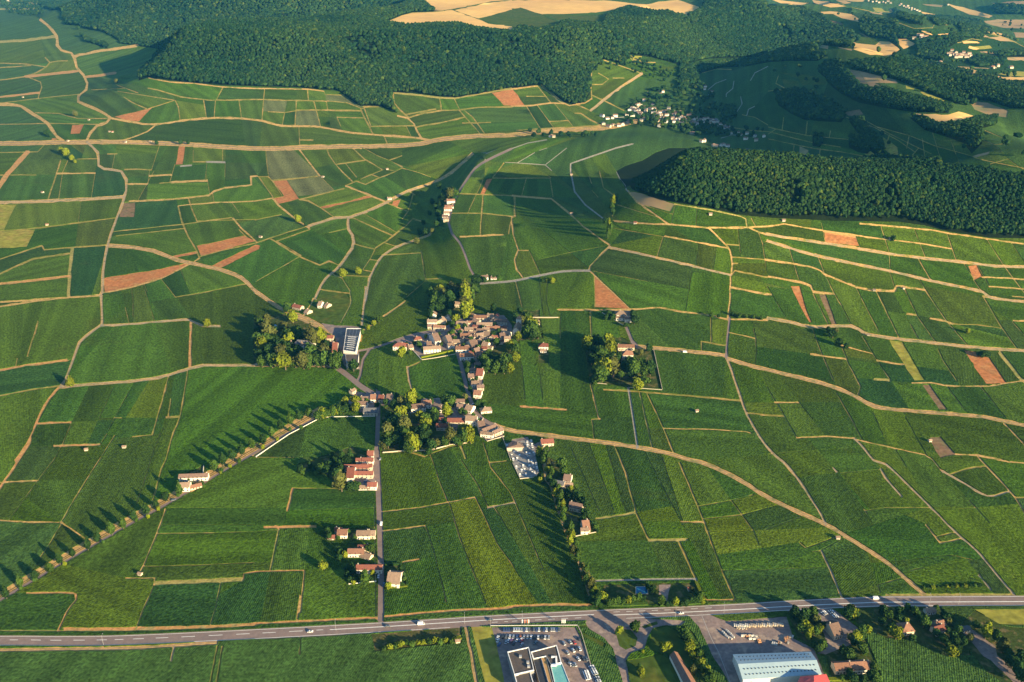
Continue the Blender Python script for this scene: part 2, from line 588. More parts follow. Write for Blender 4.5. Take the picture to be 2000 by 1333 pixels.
d 5 D3 410,850 480,1000 570,1215
p 3 D3 840,1110 1020,1060
p 3 D3 840,1110 860,1170
p 2.5 D3 1080,1005 1200,975
d 5 D3 1610,1030 1710,1150
p 2 D3 0,680 250,590
p 1.2 D3 0,990 430,975
p 1.2 D3 0,110 260,85
p 1 D3 900,940 1400,880 1580,920
p 1.2 D3 640,700 900,620
p 2.2 D3 1540,465 1600,530 1700,640
p 1.5 D3 1460,530 1640,515
y 7 D3 900,1190 1880,1187
p 2.5 C2 160,240 355,240
p 2 C2 370,240 370,400
d 4 C2 360,178 640,182 900,178 1000,172 1130,165 1300,195 1480,215 1640,252
d 4 C2 1640,252 1960,258 C3 0,240
p 3 C2 600,185 610,390
a 7 C2 868,290 920,420 960,460
d 8 C2 960,460 1050,470 1300,490 1640,530
p 3.5 C2 700,790 1000,810 1300,835 1740,875
d 3.5 C2 600,740 665,1010
p 3 C2 610,1020 690,1015
p 3 C2 615,1030 630,1160
w 5 C2 890,770 920,960 960,1225
y 3.5 C2 985,840 1070,1220
p 3.5 C2 1040,830 1150,1060 1240,1280
d 3 C2 1160,1090 1500,1095 1800,1115 1840,1130
o 4 C2 60,920 430,945
p 3 C2 1455,500 1455,425 1630,455
p 2.5 C2 1525,250 1525,420
p 2 C2 1670,355 1860,400
p 2 C2 1850,320 1865,400 1870,500 1860,600
d 8 C2 1655,555 1800,600 1960,640 C3 250,700 420,745 600,810 700,860 820,920 1000,945 1500,985 1700,1010 2060,1085
p 2.5 C2 1790,970 1960,985 C3 110,992 
d 4 C2 1680,10 1960,60
p 1.2 C2 75,600 100,870
p 1.2 C2 210,640 235,870
d 7 C3 -10,240 200,280 330,310 640,305 740,360 900,390 1200,425 1560,465 2060,500
p 1.6 C3 -10,0 140,240
p 2 C3 345,55 460,290
p 2 C3 475,0 560,140 640,300
d 4 C3 345,40 490,55
d 4 C3 670,5 780,30 970,40
p 2 C3 680,20 850,350
p 2.5 C3 830,40 920,220 1000,380
p 2 C3 1050,30 1150,240 1280,420
p 2.5 C3 1190,10 1370,270 1520,440
d 4 C3 1060,212 1135,222
d 4 C3 1240,245 1360,265 1420,290
p 2 C3 1420,290 1600,295 1780,320
p 2 C3 1090,290 1150,400
p 2.5 C3 1650,80 1780,300 1900,470
p 2 C3 1870,270 1960,370
d 4 C3 1875,262 1960,265
d 4 C3 1640,75 1880,115
p 2.5 C3 340,330 410,510 500,720
p 3 C3 560,450 620,600 710,770 690,830
d 3 C3 560,450 700,490 780,510
p 2.5 C3 720,380 830,560 940,720
d 4 C3 325,520 610,560
d 4 C3 830,570 1040,600
y 5 C3 810,712 940,720
d 3.5 C3 1100,740 1250,740 1400,765 1700,765 1850,740 2000,715
p 3 C3 1300,480 1350,580 1450,730
y 8 C3 1770,500 1940,715
p 1.8 C3 1370,765 1510,955
p 2 C3 1630,770 1820,1010
d 3.5 C3 45,890 240,890
y 2.5 C3 80,910 220,1160
p 3 C3 -60,985 115,995
d 3.5 C3 230,1160 450,1150 680,1165
p 2.5 C3 520,810 620,980 720,1170
p 1.6 C3 800,960 880,1140
p 2 C3 1050,1000 1130,1150 1220,1300
p 1.6 C3 -10,770 50,870
p 1.6 C3 240,890 340,1020
d 4 C3 1810,1050 2010,1260
d 3.5 C3 1430,1290 1600,1290 1800,1330
p 1.6 D2 590,30 780,540
p 1.6 D2 450,60 670,550
p 1.2 D2 720,40 850,500
p 4 D2 795,60 870,250 950,550
y 5.5 D2 640,605 800,585 950,555
p 5 D2 950,560 1050,770
y 7 D2 1050,770 1340,765
p 5 D2 1280,780 1400,1050 1480,1220
p 4.5 D2 1280,170 1400,450 1480,650 1600,980 1710,1225
d 4 D2 1290,628 1450,630
p 2.5 D2 1430,510 1680,465 1850,420
p 2.5 D2 1680,465 1760,570 1850,700 1890,800
p 2.5 D2 1480,605 1760,575 1960,520
p 1 D2 1510,705 1960,690
p 1.6 D2 1620,1000 1960,995
w 5 D2 630,1080 800,1075 1100,1068 1400,1065
o 5 D2 1500,1228 1680,1225
p 1.2 D2 1010,80 1310,660
p 1.2 D2 1150,130 1300,600
d 7 D2 240,40 260,300 300,350 350,520 420,720 480,850 550,1050 600,1200
p 1.6 A3 0,975 60,990 300,1040 610,1070
p 1.8 A3 0,1065 350,1140 560,1165 740,1200
p 1.8 A3 60,990 0,1030
p 1.6 A3 290,1040 300,930
p 1.6 A3 0,1160 130,1195
p 1.6 A3 600,900 820,980 1000,1080 1130,1170
p 1.6 A3 840,975 1080,1040 1280,1120
p 1.6 A3 900,1150 1000,1230
p 1.6 A3 1080,1220 1150,1140
p 1.6 A3 1260,1020 1330,1250
p 1.6 A3 1200,1300 1600,1300 1780,1360
p 1.6 A3 1740,1110 1840,1220 1920,1280
p 1.6 A3 500,1200 700,1240
p 1.6 A3 80,580 60,640 150,690 300,690
p 1.6 A3 20,470 300,440
d 5 C1 1160,610 1170,700 1190,790
p 3 C1 1190,610 1265,575
p 1.6 A3 480,1000 470,1050
p 1.6 A3 120,900 110,985
p 1.8 A3 0,1010 320,1090 560,1130
p 1.6 A3 400,1140 390,1220
p 1.6 A3 200,1110 190,1200
p 1.8 A3 700,900 900,1010 1100,1110 1250,1180
p 1.6 A3 930,1030 900,1130
p 1.6 A3 1080,1040 1060,1140
p 1.6 A3 1180,1060 1200,1200
p 1.8 A3 1280,1120 1500,1180 1700,1240 1960,1290
p 1.6 A3 1400,1080 1480,1290
p 1.6 A3 1650,1080 1740,1110 1860,1100
p 1.6 A3 1840,1220 1700,1260
w 1.6 A2 1500,690 1560,640 1640,610
w 1.4 A2 1720,860 1760,800 1750,740
p 1.6 A2 1760,880 1860,900 1960,960
p 1.6 A2 1700,980 1820,1000 1960,1010
p 1.6 A3 0,700 80,690 180,700
p 1.6 A3 460,620 480,560
p 1.4 A3 700,560 760,640
p 1.4 A3 830,590 870,660
p 1.6 A3 1660,1000 1800,1060
p 1.4 A3 640,60 800,90 960,95
p 1.4 A3 980,170 1120,220 1260,215
p 1.4 A3 1260,215 1280,180 1420,150
p 1.4 A3 1450,330 1560,300 1640,310
p 1.4 A3 1700,260 1840,300 1960,360
'''
# areas: kind, tint, outline
POLYS = '''
soil B0 1375,125 1420,130 1400,280 1345,285
soil B0 1505,905 1880,825 1950,870 1540,985
soil B0 1310,985 1500,945 1520,965 1340,1000
soil B0 1690,1020 1960,895 1995,900 1985,930 1690,1075 1620,1060
soil B0 795,1150 1130,1100 1420,1040 1440,1050 1300,1130 1000,1220 800,1265
brown B0 940,575 1035,575 1030,685 915,685
soil A0 875,895 960,875 1130,835 1180,815 1065,930 1000,930
soil A0 550,960 645,955 610,1025 540,1030
soil A0 400,1060 430,1060 440,1090 390,1090
straw B0 0,590 125,590 30,780 -20,790
straw B0 -20,812 270,780 205,915 -20,1008
soil B1 130,405 235,400 330,545 170,585 135,540 215,525
soil B1 490,605 720,560 830,525 870,515 900,530 520,620
soil B1 1050,560 1110,550 1085,600 1040,590
soil B1 1770,395 1810,390 1750,510 1720,505
tan B2 880,475 1050,525 1250,585 1215,640 1000,590 920,530
soil G 1159,535 1172,545 1217,590 1228,604 1163,601
soil B3 430,795 670,838 700,908 440,878
soil B3 1530,1060 1600,1050 1640,1140 1580,1172
soil C3 180,0 245,0 300,190 340,280 315,275 215,95
brown C3 390,60 440,60 530,300 490,295
straw C3 925,410 1030,425 1205,720 1120,725
soil C3 1500,490 1590,500 1600,530 1700,545 1830,745 1670,750
brown C3 1180,755 1240,755 1375,945 1310,945
brown C3 1240,1160 1320,1150 1440,1290 1320,1320 1250,1200
soil A1 1810,715 1960,680 A2 10,690 100,810 0,812 A1 1900,810
wheat A1 985,175 1120,120 1200,100 1400,90 1500,78 1690,145 1780,180 1960,205 A2 20,230 0,245 A1 1900,240 1700,235 1650,200 1560,185 1400,190 1360,200 1150,205
wheat A1 1520,80 1620,60 1750,25 1960,5 A2 300,0 700,5 1020,35 1110,95 1090,98 940,65 850,70 700,90 580,100 400,108 220,110 60,60 0,70 A1 1960,85 1700,145
wheat A1 1260,0 1700,-20 A2 -100,-30 200,-20 A1 1800,15 1500,72 1370,90
lawn A1 1700,150 1960,75 A2 60,60 230,115 390,185 200,230 20,210 A1 1960,205
lawn A2 270,120 640,120 780,160 560,190 400,180
wheat A2 390,180 330,215 210,235 200,220
wheat A2 1020,40 1120,15 1270,0 1460,65 1370,110 1330,145 1270,130 1190,95 1110,95
wheat A2 760,105 880,115 910,160 880,210 750,225 760,205 830,185 830,160 780,140
wheat A2 1200,380 1280,400 1270,430 1210,400
straw A2 920,430 1000,430 980,480 930,480
straw A2 1100,425 1150,430 1150,455 1100,440
wheat A3 30,0 320,25 240,45 100,25
wheat A3 350,25 340,5 470,15 600,50 480,60
wheat A3 560,0 740,0 735,15 640,15
wheat A3 340,100 480,85 640,110 700,150 800,195 680,165 560,140 500,110 400,110
brown A3 470,155 580,185 560,195 460,170
tan A3 690,250 760,270 790,295 750,290
wheat A3 620,310 665,335 650,380 780,420 880,430 920,450 1010,380 930,320 860,318 820,345 680,335
wheat A3 990,300 1050,295 1130,340 1040,380 1010,350
tan A3 530,360 650,380 640,390 540,370
tan A3 360,340 460,350 460,380 380,360
wheat A3 1170,90 1350,125 1310,135 1180,105
tan A3 770,85 860,95 900,120 790,105
tan A3 930,70 1080,110 1050,120 950,100
wheat A3 1370,30 1500,60 1640,95 1710,130 1690,138 1540,110 1400,55
tan A3 1180,30 1340,40 1330,55 1210,45
tan A3 1640,165 1760,150 1960,210 1980,300 1800,215 1700,190
tan A3 1680,290 1800,280 1920,330 1780,315
wheat A3 1160,235 1230,245 1270,275 1220,260
wheat A3 1300,265 1460,248 1440,262 1320,275
tan A3 1820,440 1960,435 1960,460 1840,465
tan A3 1400,510 1560,515 1700,525 1680,530 1500,520
wheat A3 1380,512 1500,545 1620,590 1700,610 1830,640 1960,660 1990,620 1800,590 1640,560 1550,525
straw A3 1760,570 1850,550 1980,555 1980,600 1850,585
tan A3 590,530 700,545 960,605 1000,640 840,640 700,650 640,590
tan A3 700,600 860,650 860,670 780,660
straw A3 1050,655 1140,660 1120,690 1060,680
straw A3 1150,695 1300,745 1420,800 1400,810 1250,770
tan A3 1540,770 1680,790 1840,850 1830,900 1700,890 1580,840
wheat A3 1090,870 1380,880 1460,855 1580,890 1420,945 1300,930 1180,890
straw A3 1140,895 1300,935 1420,950 1380,985 1240,950
lawn A3 80,560 300,575 450,610 440,650 260,655 230,600
lawn A3 110,610 230,620 240,690 130,690
brown A3 580,860 700,840 730,880 620,890
tan A3 240,1120 310,1150 300,1220 240,1220
straw A3 740,1160 820,1160 860,1200 740,1190
straw A3 880,1050 990,1130 1000,1220 900,1150
tan A3 1560,1200 1700,1160 1680,1185 1580,1215
yard C1 600,300 690,300 800,310 770,490 790,500 800,640 700,640 670,600 640,480 600,400
yard C1 500,280 600,290 620,350 590,370 540,330
yard C1 1340,330 1460,300 1500,420 1530,480 1400,500 1260,560 1160,440 1090,470 1070,400 1200,370
yard C1 1460,300 1640,210 1900,220 1960,300 1960,400 1800,500 1700,620 1600,600 1530,470
yard C1 1600,600 1720,560 1740,690 1730,860 1680,870 1640,760
yard C1 1180,860 1500,850 1620,900 1660,1000 1700,1060 1400,1090 1380,960 1200,950
yard C1 1690,1060 1740,1010 1880,1090 1900,1160 1760,1190 1700,1120
yard C1 760,800 900,830 915,990 780,960 700,880
yard C1 950,830 1050,830 1060,900 960,920
tan C1 240,210 330,200 500,300 480,340 300,290
lawn C1 400,200 510,30 700,60 730,110 720,150 650,280 480,275
yard D1 850,90 915,90 915,380 840,380 760,310 720,300 730,200 840,190
garden D1 630,680 920,670 920,760 740,755 640,740
garden D1 700,790 920,800 920,900 720,890
garden D1 690,950 925,950 925,1090 710,1105
garden D1 985,960 1110,955 1150,1050 1160,1130 990,1140
garden D1 310,190 560,110 720,50 860,90 700,330 600,340 510,240 320,250
garden D0 1420,260 1560,190 1610,280 1500,400 1390,410
garden C1 -20,230 240,210 520,340 600,370 630,500 640,590 -20,595
garden C1 965,950 1060,870 1200,830 1380,960 1390,1090 1660,1060 1670,1200 1500,1215 1340,1270 960,1280
garden C1 1730,500 1960,430 1960,650 1740,665
garden C1 1330,0 1690,0 1640,140 1640,220 1480,240 1340,230
garden C2 20,190 210,180 240,400 30,420
garden C2 40,420 60,570 -100,570 -120,450
garden C2 540,380 840,390 920,430 1080,480 1145,785 900,770 600,740 560,500
garden C2 690,200 800,180 960,190 940,280 860,300
garden C2 200,470 280,470 285,590 205,590
garden D2 270,130 400,180 460,340 560,440 590,600 640,680 490,745 440,700 380,560 320,340
yard C2 0,1170 120,1150 150,1210 240,1180 300,1190 290,1260 200,1290 130,1260 60,1270 -30,1240
cemetery G 985,866 1040,858 1055,930 1016,938
yard E2 380,620 1500,615 1560,740 1820,1400 560,1400 540,1180 430,760
straw E2 130,600 400,620 440,760 545,1180 570,1400 330,1400
lawn E2 1600,690 1900,840 1880,890 1590,740
lawn E2 1530,600 1760,560 1790,620 1740,650 1600,620
scrub E1 900,425 1610,372 1610,490 930,565
yard E3 -10,400 340,490 900,510 1200,540 1140,600 900,600 760,640 700,760 660,900 480,960 420,1060 480,1400 390,1400 250,900 130,760 -60,640 -110,560
lawn E3 290,640 480,650 570,760 540,860 420,910 330,860 300,740
lawn E3 420,1060 700,1000 860,960 960,1010 1170,1400 500,1400
lawn E3 620,600 820,540 830,580 660,630
lawn E3 760,640 950,600 1080,660 1180,860 1380,1400 1200,1400 960,960 860,960 700,900
lawn E3 1130,600 1200,600 1320,720 1450,1000 1640,1400 1420,1400 1250,1000
garden E3 130,60 1300,40 1420,260 1100,330 180,330 100,280
yard E3 850,60 1000,60 940,330 850,300
yard E4 -280,420 -100,400 250,540 1040,480 1130,760 1400,900 1520,1200 1640,1400 330,1400 60,960 -100,620
garden E4 1040,390 1560,380 1560,540 1700,640 1920,760 1900,1000 1480,1000 1380,880 1180,760
yard E5 -10,270 80,260 160,300 400,480 330,560 300,690 100,730 -20,720 60,560 0,420
garden E5 280,260 1180,250 1330,500 1460,640 1480,740 1230,745 1000,640 880,580 660,580 520,500 400,480
garden E5 60,730 460,570 600,900 600,1060 140,1060
straw E5 1510,290 2060,270 2060,560 1780,440
garden E5 1330,480 1520,300 1800,450 2100,700 2100,1100 1900,1100 1640,900 1500,740
yard E5 1380,480 1460,460 1720,650 1740,740 2100,1060 2000,1100 1680,790 1600,740
tan A3 1700,20 1800,40 1930,70 1900,85 1780,60
wheat A3 1500,150 1560,160 1540,180 1480,165
tan A3 1560,250 1640,262 1700,290 1620,285
wheat A3 1640,240 1760,250 1850,275 1760,270
tan A3 1880,250 1990,300 1990,330 1900,290
wheat A3 1480,320 1600,318 1620,330 1500,335
straw A3 1560,360 1700,350 1720,372 1580,382
tan A3 1620,395 1780,400 1760,412 1640,410
wheat A3 1540,352 1620,370 1600,385 1530,372
tan A3 880,150 960,165 1010,190 920,180
straw A3 900,240 1000,250 1060,275 960,270
wheat A3 1000,95 1090,110 1060,125 1000,112
tan A3 1280,165 1400,180 1440,200 1330,190
straw A3 340,440 460,435 460,448 330,455
tan A3 1780,20 1880,8 1960,20 1900,36
tan A3 1880,150 1990,170 1990,190 1890,170
wheat A3 520,8 560,2 640,25 590,30
straw A3 800,60 870,66 900,90 820,84
'''
FORESTS = '''
forest A0 1010,350 1180,350 1330,270 1500,230 1960,180 A1 300,185 700,190 1000,185 1150,205 1360,195 1560,185 1680,230 1960,250 A2 60,215 200,235 350,215 400,170 560,185 700,190 740,110 900,60 1010,80 1110,100 1190,100 1320,150 1400,100 1480,50 1700,80 1730,240 1650,330 1600,430 1280,500 1180,470 1060,440 900,420 860,500 700,455 600,560 600,700 560,790 470,805 390,780 220,650 0,680 A1 1750,715 1520,750 1400,740 1200,715 1040,715 1050,820 1080,870 960,800 800,815 760,790 690,740 620,690 520,690 300,670 A0 1700,655 1400,630 1140,595 1060,620 1080,540 1180,470 1240,380 1170,370
forest A0 310,-40 1960,-40 A1 1260,0 1370,90 1200,95 1110,120 980,175 1000,195 700,185 300,180 A0 1960,175 1500,225 1330,270 1190,340 1000,345 940,340 840,265 760,240 640,220 620,200 500,190 480,100 330,60
forest A0 620,280 700,310 800,330 830,380 780,360 660,320
forest B2 800,330 870,290 1000,250 1100,190 1200,155 1400,155 1600,165 1960,225 B3 100,240 500,280 900,290 1400,330 1700,345 1900,385 2100,430 2100,860 1960,880 1700,845 1400,800 1290,775 1200,750 1000,722 700,718 500,715 300,705 0,690 B2 1850,680 1720,665 1520,620 1250,575 1100,540 960,490 870,440 830,390
forest A3 -20,80 250,60 420,130 480,190 640,250 700,310 620,340 640,370 520,360 360,340 370,430 100,470 -20,450
forest A2 1730,250 1960,200 1960,440 1600,440 1660,330
forest A3 440,480 560,470 580,540 640,600 680,660 760,700 900,690 1050,740 1200,770 1300,800 1400,820 1380,870 1100,860 900,830 700,790 560,720 480,660 440,600 380,550
forest A3 600,480 1000,470 1240,490 1400,520 1640,590 1830,650 1980,680 1980,900 1850,830 1700,780 1540,760 1440,800 1300,740 1000,620 800,570 640,530
forest A3 60,730 200,700 330,720 480,790 600,880 560,940 380,930 280,920 190,880 80,810
forest A3 620,930 720,930 760,1010 840,1080 900,1180 840,1200 760,1140 690,1030
forest A3 1080,900 1180,910 1300,970 1480,960 1600,920 1760,900 1740,960 1620,990 1640,1100 1560,1180 1500,1100 1360,1050 1200,1000
forest A3 620,1060 740,1080 820,1120 760,1180 690,1170 620,1130
forest A3 340,1040 420,1060 400,1130 340,1120
forest A3 700,150 960,160 1000,240 1120,270 1050,300 980,300 1000,370 900,300 780,290 700,240
forest A3 1130,310 1300,290 1480,270 1500,300 1440,330 1380,370 1330,480 1140,440 1140,380
forest A3 1420,140 1640,170 1700,230 1640,290 1500,290 1460,200
forest A3 1520,480 1600,440 1820,470 1800,500 1620,520
forest A3 700,1240 860,1210 1300,1250 1300,1290 900,1290
forest A1 680,730 800,810 950,815 1060,860 980,790 900,720 860,640 720,690
forest B1 1430,500 1530,490 1520,560 1430,560
forest A2 1100,100 1190,100 1330,150 1460,70 1500,-40 1960,-40 A3 -20,80 60,300 A2 1960,330 1900,430 1700,445 1500,450 1300,500 1250,440 1240,330 1200,300
forest A2 1290,510 1500,490 1700,470 1960,450 A3 300,440 150,470 A2 1960,480 1800,510 1600,520 1450,560 1400,640 1290,700 1270,600
forest A2 1620,830 1700,820 1720,900 1640,930
forest A3 0,400 300,430 460,420 380,470 60,470
forest A3 880,470 1080,440 1160,480 1000,500
forest A3 1660,420 1900,400 1960,430 1800,440
forest A3 1640,620 1800,650 1960,720 1960,860 1860,800 1800,720
forest A3 960,60 1060,130 1200,150 1180,200 1000,150
forest A3 1200,130 1400,140 1430,180 1300,200
forest A3 1720,40 1960,100 1960,150 1750,110
'''
# ------------------------------------------------------------------ helpers for objects
def tag(o, label=None, cat=None, group=None, kind=None):
    if label: o['label'] = label
    if cat: o['category'] = cat
    if group: o['group'] = group
    if kind: o['kind'] = kind
    return o

def link(o, parent=None):
    COL.objects.link(o)
    if parent is not None: o.parent = parent
    return o

def np_mesh(name, verts, faces, mats=(), midx=None, smooth=False):
    """faces: (n,3|4) int array or list of tuples"""
    me = bpy.data.meshes.new(name)
    v = np.asarray(verts, np.float32)
    if isinstance(faces, np.ndarray):
        n, k = faces.shape
        me.vertices.add(len(v)); me.vertices.foreach_set('co', v.ravel())
        me.loops.add(n * k); me.loops.foreach_set('vertex_index', faces.astype(np.int32).ravel())
        me.polygons.add(n)
        me.polygons.foreach_set('loop_start', np.arange(0, n * k, k, dtype=np.int32))
        me.polygons.foreach_set('loop_total', np.full(n, k, np.int32))
    else:
        me.from_pydata([tuple(p) for p in v.tolist()], [], faces)
    for m in mats: me.materials.append(m)
    if midx is not None: me.polygons.foreach_set('material_index', np.asarray(midx, np.int32))
    me.polygons.foreach_set('use_smooth', np.full(len(me.polygons), smooth))
    me.update(calc_edges=True)
    return me

def face_attr(me, name, vals, kind='FLOAT_COLOR'):
    a = me.attributes.new(name, kind, 'FACE')
    vals = np.asarray(vals, np.float32)
    if kind == 'FLOAT_COLOR':
        a.data.foreach_set('color', vals.ravel())
    elif kind == 'FLOAT_VECTOR':
        a.data.foreach_set('vector', vals.ravel())
    else:
        a.data.foreach_set('value', vals.ravel())

# ------------------------------------------------------------------ node helpers
class NT:
    def __init__(s, name):
        s.m = bpy.data.materials.new(name); s.m.use_nodes = True
        s.t = s.m.node_tree; s.t.nodes.clear()
        s.out = s.t.nodes.new('ShaderNodeOutputMaterial')
        s.b = s.t.nodes.new('ShaderNodeBsdfPrincipled')
        s.t.links.new(s.b.outputs[0], s.out.inputs[0])
        s.b.inputs['Roughness'].default_value = 0.9
        s.b.inputs['Specular IOR Level'].default_value = 0.02
    def n(s, t, **kw):
        nd = s.t.nodes.new(t)
        for k, v in kw.items(): setattr(nd, k, v)
        return nd
    def set(s, sock, v):
        if hasattr(v, 'links'): s.t.links.new(v, sock)
        else: sock.default_value = v
    def pos(s): return s.n('ShaderNodeNewGeometry').outputs['Position']
    def obj(s): return s.n('ShaderNodeTexCoord').outputs['Object']
    def attr(s, name, which=0): return s.n('ShaderNodeAttribute', attribute_name=name).outputs[which]
    def math(s, op, a, b=0.0, c=None, clamp=False):
        nd = s.n('ShaderNodeMath', operation=op, use_clamp=clamp)
        s.set(nd.inputs[0], a); s.set(nd.inputs[1], b)
        if c is not None: s.set(nd.inputs[2], c)
        return nd.outputs[0]
    def vmath(s, op, a, b):
        nd = s.n('ShaderNodeVectorMath', operation=op)
        s.set(nd.inputs[0], a); s.set(nd.inputs[1], b)
        return nd.outputs['Value'] if op == 'DOT_PRODUCT' else nd.outputs[0]
    def noise(s, vec, scale, detail=2.0, rough=0.55, dim='3D'):
        nd = s.n('ShaderNodeTexNoise', noise_dimensions=dim)
        if dim == '1D': s.set(nd.inputs['W'], vec)
        else: s.set(nd.inputs['Vector'], vec)
        nd.inputs['Scale'].default_value = scale; nd.inputs['Detail'].default_value = detail
        nd.inputs['Roughness'].default_value = rough
        return nd.outputs[0]
    def ramp(s, f, a, b, lo=0.0, hi=1.0):
        nd = s.n('ShaderNodeMapRange'); nd.clamp = True
        s.set(nd.inputs['Value'], f)
        nd.inputs['From Min'].default_value = a; nd.inputs['From Max'].default_value = b
        nd.inputs['To Min'].default_value = lo; nd.inputs['To Max'].default_value = hi
        return nd.outputs[0]
    def mix(s, f, a, b, blend='MIX'):
        nd = s.n('ShaderNodeMix', data_type='RGBA', blend_type=blend)
        s.set(nd.inputs[0], f); s.set(nd.inputs[6], a); s.set(nd.inputs[7], b)
        return nd.outputs[2]
    def scale(s, col, f):
        nd = s.n('ShaderNodeVectorMath', operation='SCALE')
        s.set(nd.inputs[0], col); s.set(nd.inputs['Scale'], f)
        return nd.outputs[0]
    def color(s, v): s.set(s.b.inputs['Base Color'], v)
    def bump(s, h, dist, strength=1.0):
        nd = s.n('ShaderNodeBump'); nd.inputs['Strength'].default_value = strength
        nd.inputs['Distance'].default_value = dist
        s.set(nd.inputs['Height'], h); s.t.links.new(nd.outputs[0], s.b.inputs['Normal'])

def C4(r, g, b): return (r, g, b, 1.0)

def ground_mat(name, c1, c2, scale, c3=None, bumpd=0.25, var=0.35):
    t = NT(name); p = t.pos()
    n1 = t.noise(p, scale, 4, 0.65); n2 = t.noise(p, scale * 7, 2)
    col = t.mix(t.ramp(n1, 0.35, 0.65), C4(*c1), C4(*c2))
    if c3: col = t.mix(t.ramp(t.noise(p, scale * 2.3, 3), 0.52, 0.66), col, C4(*c3))
    col = t.scale(col, t.ramp(n2, 0.25, 0.75, 1 - var, 1 + var))
    t.color(col)
    t.bump(n2, bumpd)
    return t.m

GM = {}
GM['d'] = ground_mat('dry_track', (0.52, 0.315, 0.115), (0.40, 0.255, 0.085), 0.045, (0.22, 0.20, 0.05))
GM['o'] = ground_mat('red_track', (0.48, 0.23, 0.09), (0.42, 0.24, 0.08), 0.04, (0.3, 0.23, 0.09))
GM['p'] = ground_mat('grass_path', (0.33, 0.24, 0.065), (0.17, 0.17, 0.035), 0.025, (0.40, 0.25, 0.085))
GM['w'] = ground_mat('pale_gravel', (0.31, 0.275, 0.22), (0.24, 0.215, 0.175), 0.06)
GM['y'] = ground_mat('dry_grass', (0.36, 0.28, 0.09), (0.24, 0.22, 0.06), 0.05, (0.2, 0.2, 0.055))
GM['a'] = ground_mat('worn_asphalt', (0.235, 0.172, 0.148), (0.19, 0.145, 0.13), 0.05, None, 0.03, 0.12)
GM['soil'] = ground_mat('red_soil', (0.42, 0.165, 0.06), (0.34, 0.14, 0.055), 0.03, (0.36, 0.18, 0.07))
GM['brown'] = ground_mat('brown_soil', (0.21, 0.125, 0.07), (0.17, 0.12, 0.065), 0.03, (0.13, 0.12, 0.05))
GM['tan'] = ground_mat('stubble', (0.38, 0.25, 0.12), (0.30, 0.20, 0.10), 0.006, (0.22, 0.2, 0.09), 0.2, 0.12)
GM['wheat'] = ground_mat('ripe_wheat', (0.72, 0.45, 0.15), (0.62, 0.36, 0.13), 0.004, None, 0.2, 0.1)
GM['straw'] = ground_mat('straw_grass', (0.27, 0.245, 0.042), (0.20, 0.20, 0.035), 0.02, (0.27, 0.21, 0.05))
GM['lawn'] = ground_mat('meadow_grass', (0.050, 0.085, 0.014), (0.068, 0.095, 0.016), 0.02, (0.09, 0.10, 0.018))
GM['garden'] = ground_mat('garden_ground', (0.034, 0.058, 0.013), (0.055, 0.07, 0.016), 0.06, (0.13, 0.105, 0.045))
GM['scrub'] = ground_mat('scrub_ground', (0.045, 0.062, 0.015), (0.09, 0.08, 0.028), 0.08, (0.15, 0.11, 0.045))
GM['yard'] = ground_mat('yard_surface', (0.26, 0.19, 0.165), (0.17, 0.135, 0.125), 0.05, (0.31, 0.235, 0.185), 0.03, 0.22)
GM['cemetery'] = ground_mat('cemetery_gravel', (0.26, 0.25, 0.23), (0.2, 0.19, 0.18), 0.06)
GM['forest'] = ground_mat('forest_floor', (0.008, 0.016, 0.006), (0.012, 0.02, 0.007), 0.05)
GM['vine'] = ground_mat('vineyard_soil', (0.10, 0.08, 0.045), (0.07, 0.07, 0.03), 0.1)
GKEYS = list(GM)
GI = {k: i for i, k in enumerate(GKEYS)}

# ------------------------------------------------------------------ planar map of tracks and parcels
def dense(pts, step):
    out = [pts[0]]
    for (x0, y0), (x1, y1) in zip(pts[:-1], pts[1:]):
        n = max(1, int(math.hypot(x1 - x0, y1 - y0) / step))
        for k in range(1, n + 1):
            out.append((x0 + (x1 - x0) * k / n, y0 + (y1 - y0) * k / n))
    return out

def rounded(pts):
    """Catmull-Rom through the points"""
    if len(pts) < 4: return pts
    out = []
    P = [pts[0]] + pts + [pts[-1]]
    for i in range(1, len(P) - 2):
        p0, p1, p2, p3 = P[i - 1], P[i], P[i + 1], P[i + 2]
        n = max(1, int(math.hypot(p2[0] - p1[0], p2[1] - p1[1]) / 12))
        for k in range(n):
            t = k / n
            out.append(tuple(0.5 * (2 * p1[a] + (p2[a] - p0[a]) * t + (2 * p0[a] - 5 * p1[a] + 4 * p2[a] - p3[a]) * t * t + (3 * p1[a] - p0[a] - 3 * p2[a] + p3[a]) * t ** 3) for a in (0, 1)))
    out.append(pts[-1])
    return out

MAIN = [(-900, 1262), (-300, 1256), (0, 1252), (120, 1252.5), (250, 1250.5), (500, 1239), (750, 1225.5), (900, 1216), (1000, 1210), (1160, 1202), (1310, 1196), (1460, 1188.5), (1530, 1184), (1700, 1176), (1800, 1175), (2000, 1174), (2300, 1172), (2900, 1168)]
lines = [('a', 21.0, rounded(MAIN))]
for ln in LINES.strip().split('\n'):
    k, w, rest = ln.split(None, 2)
    pts = pts_of('G', rest)
    w = float(w)
    if k == 'p': w += 0.5 if sum(q[1] for q in pts) / len(pts) > 600 else 0.0
    if w >= 4: pts = rounded(pts)
    lines.append((k, w, pts))
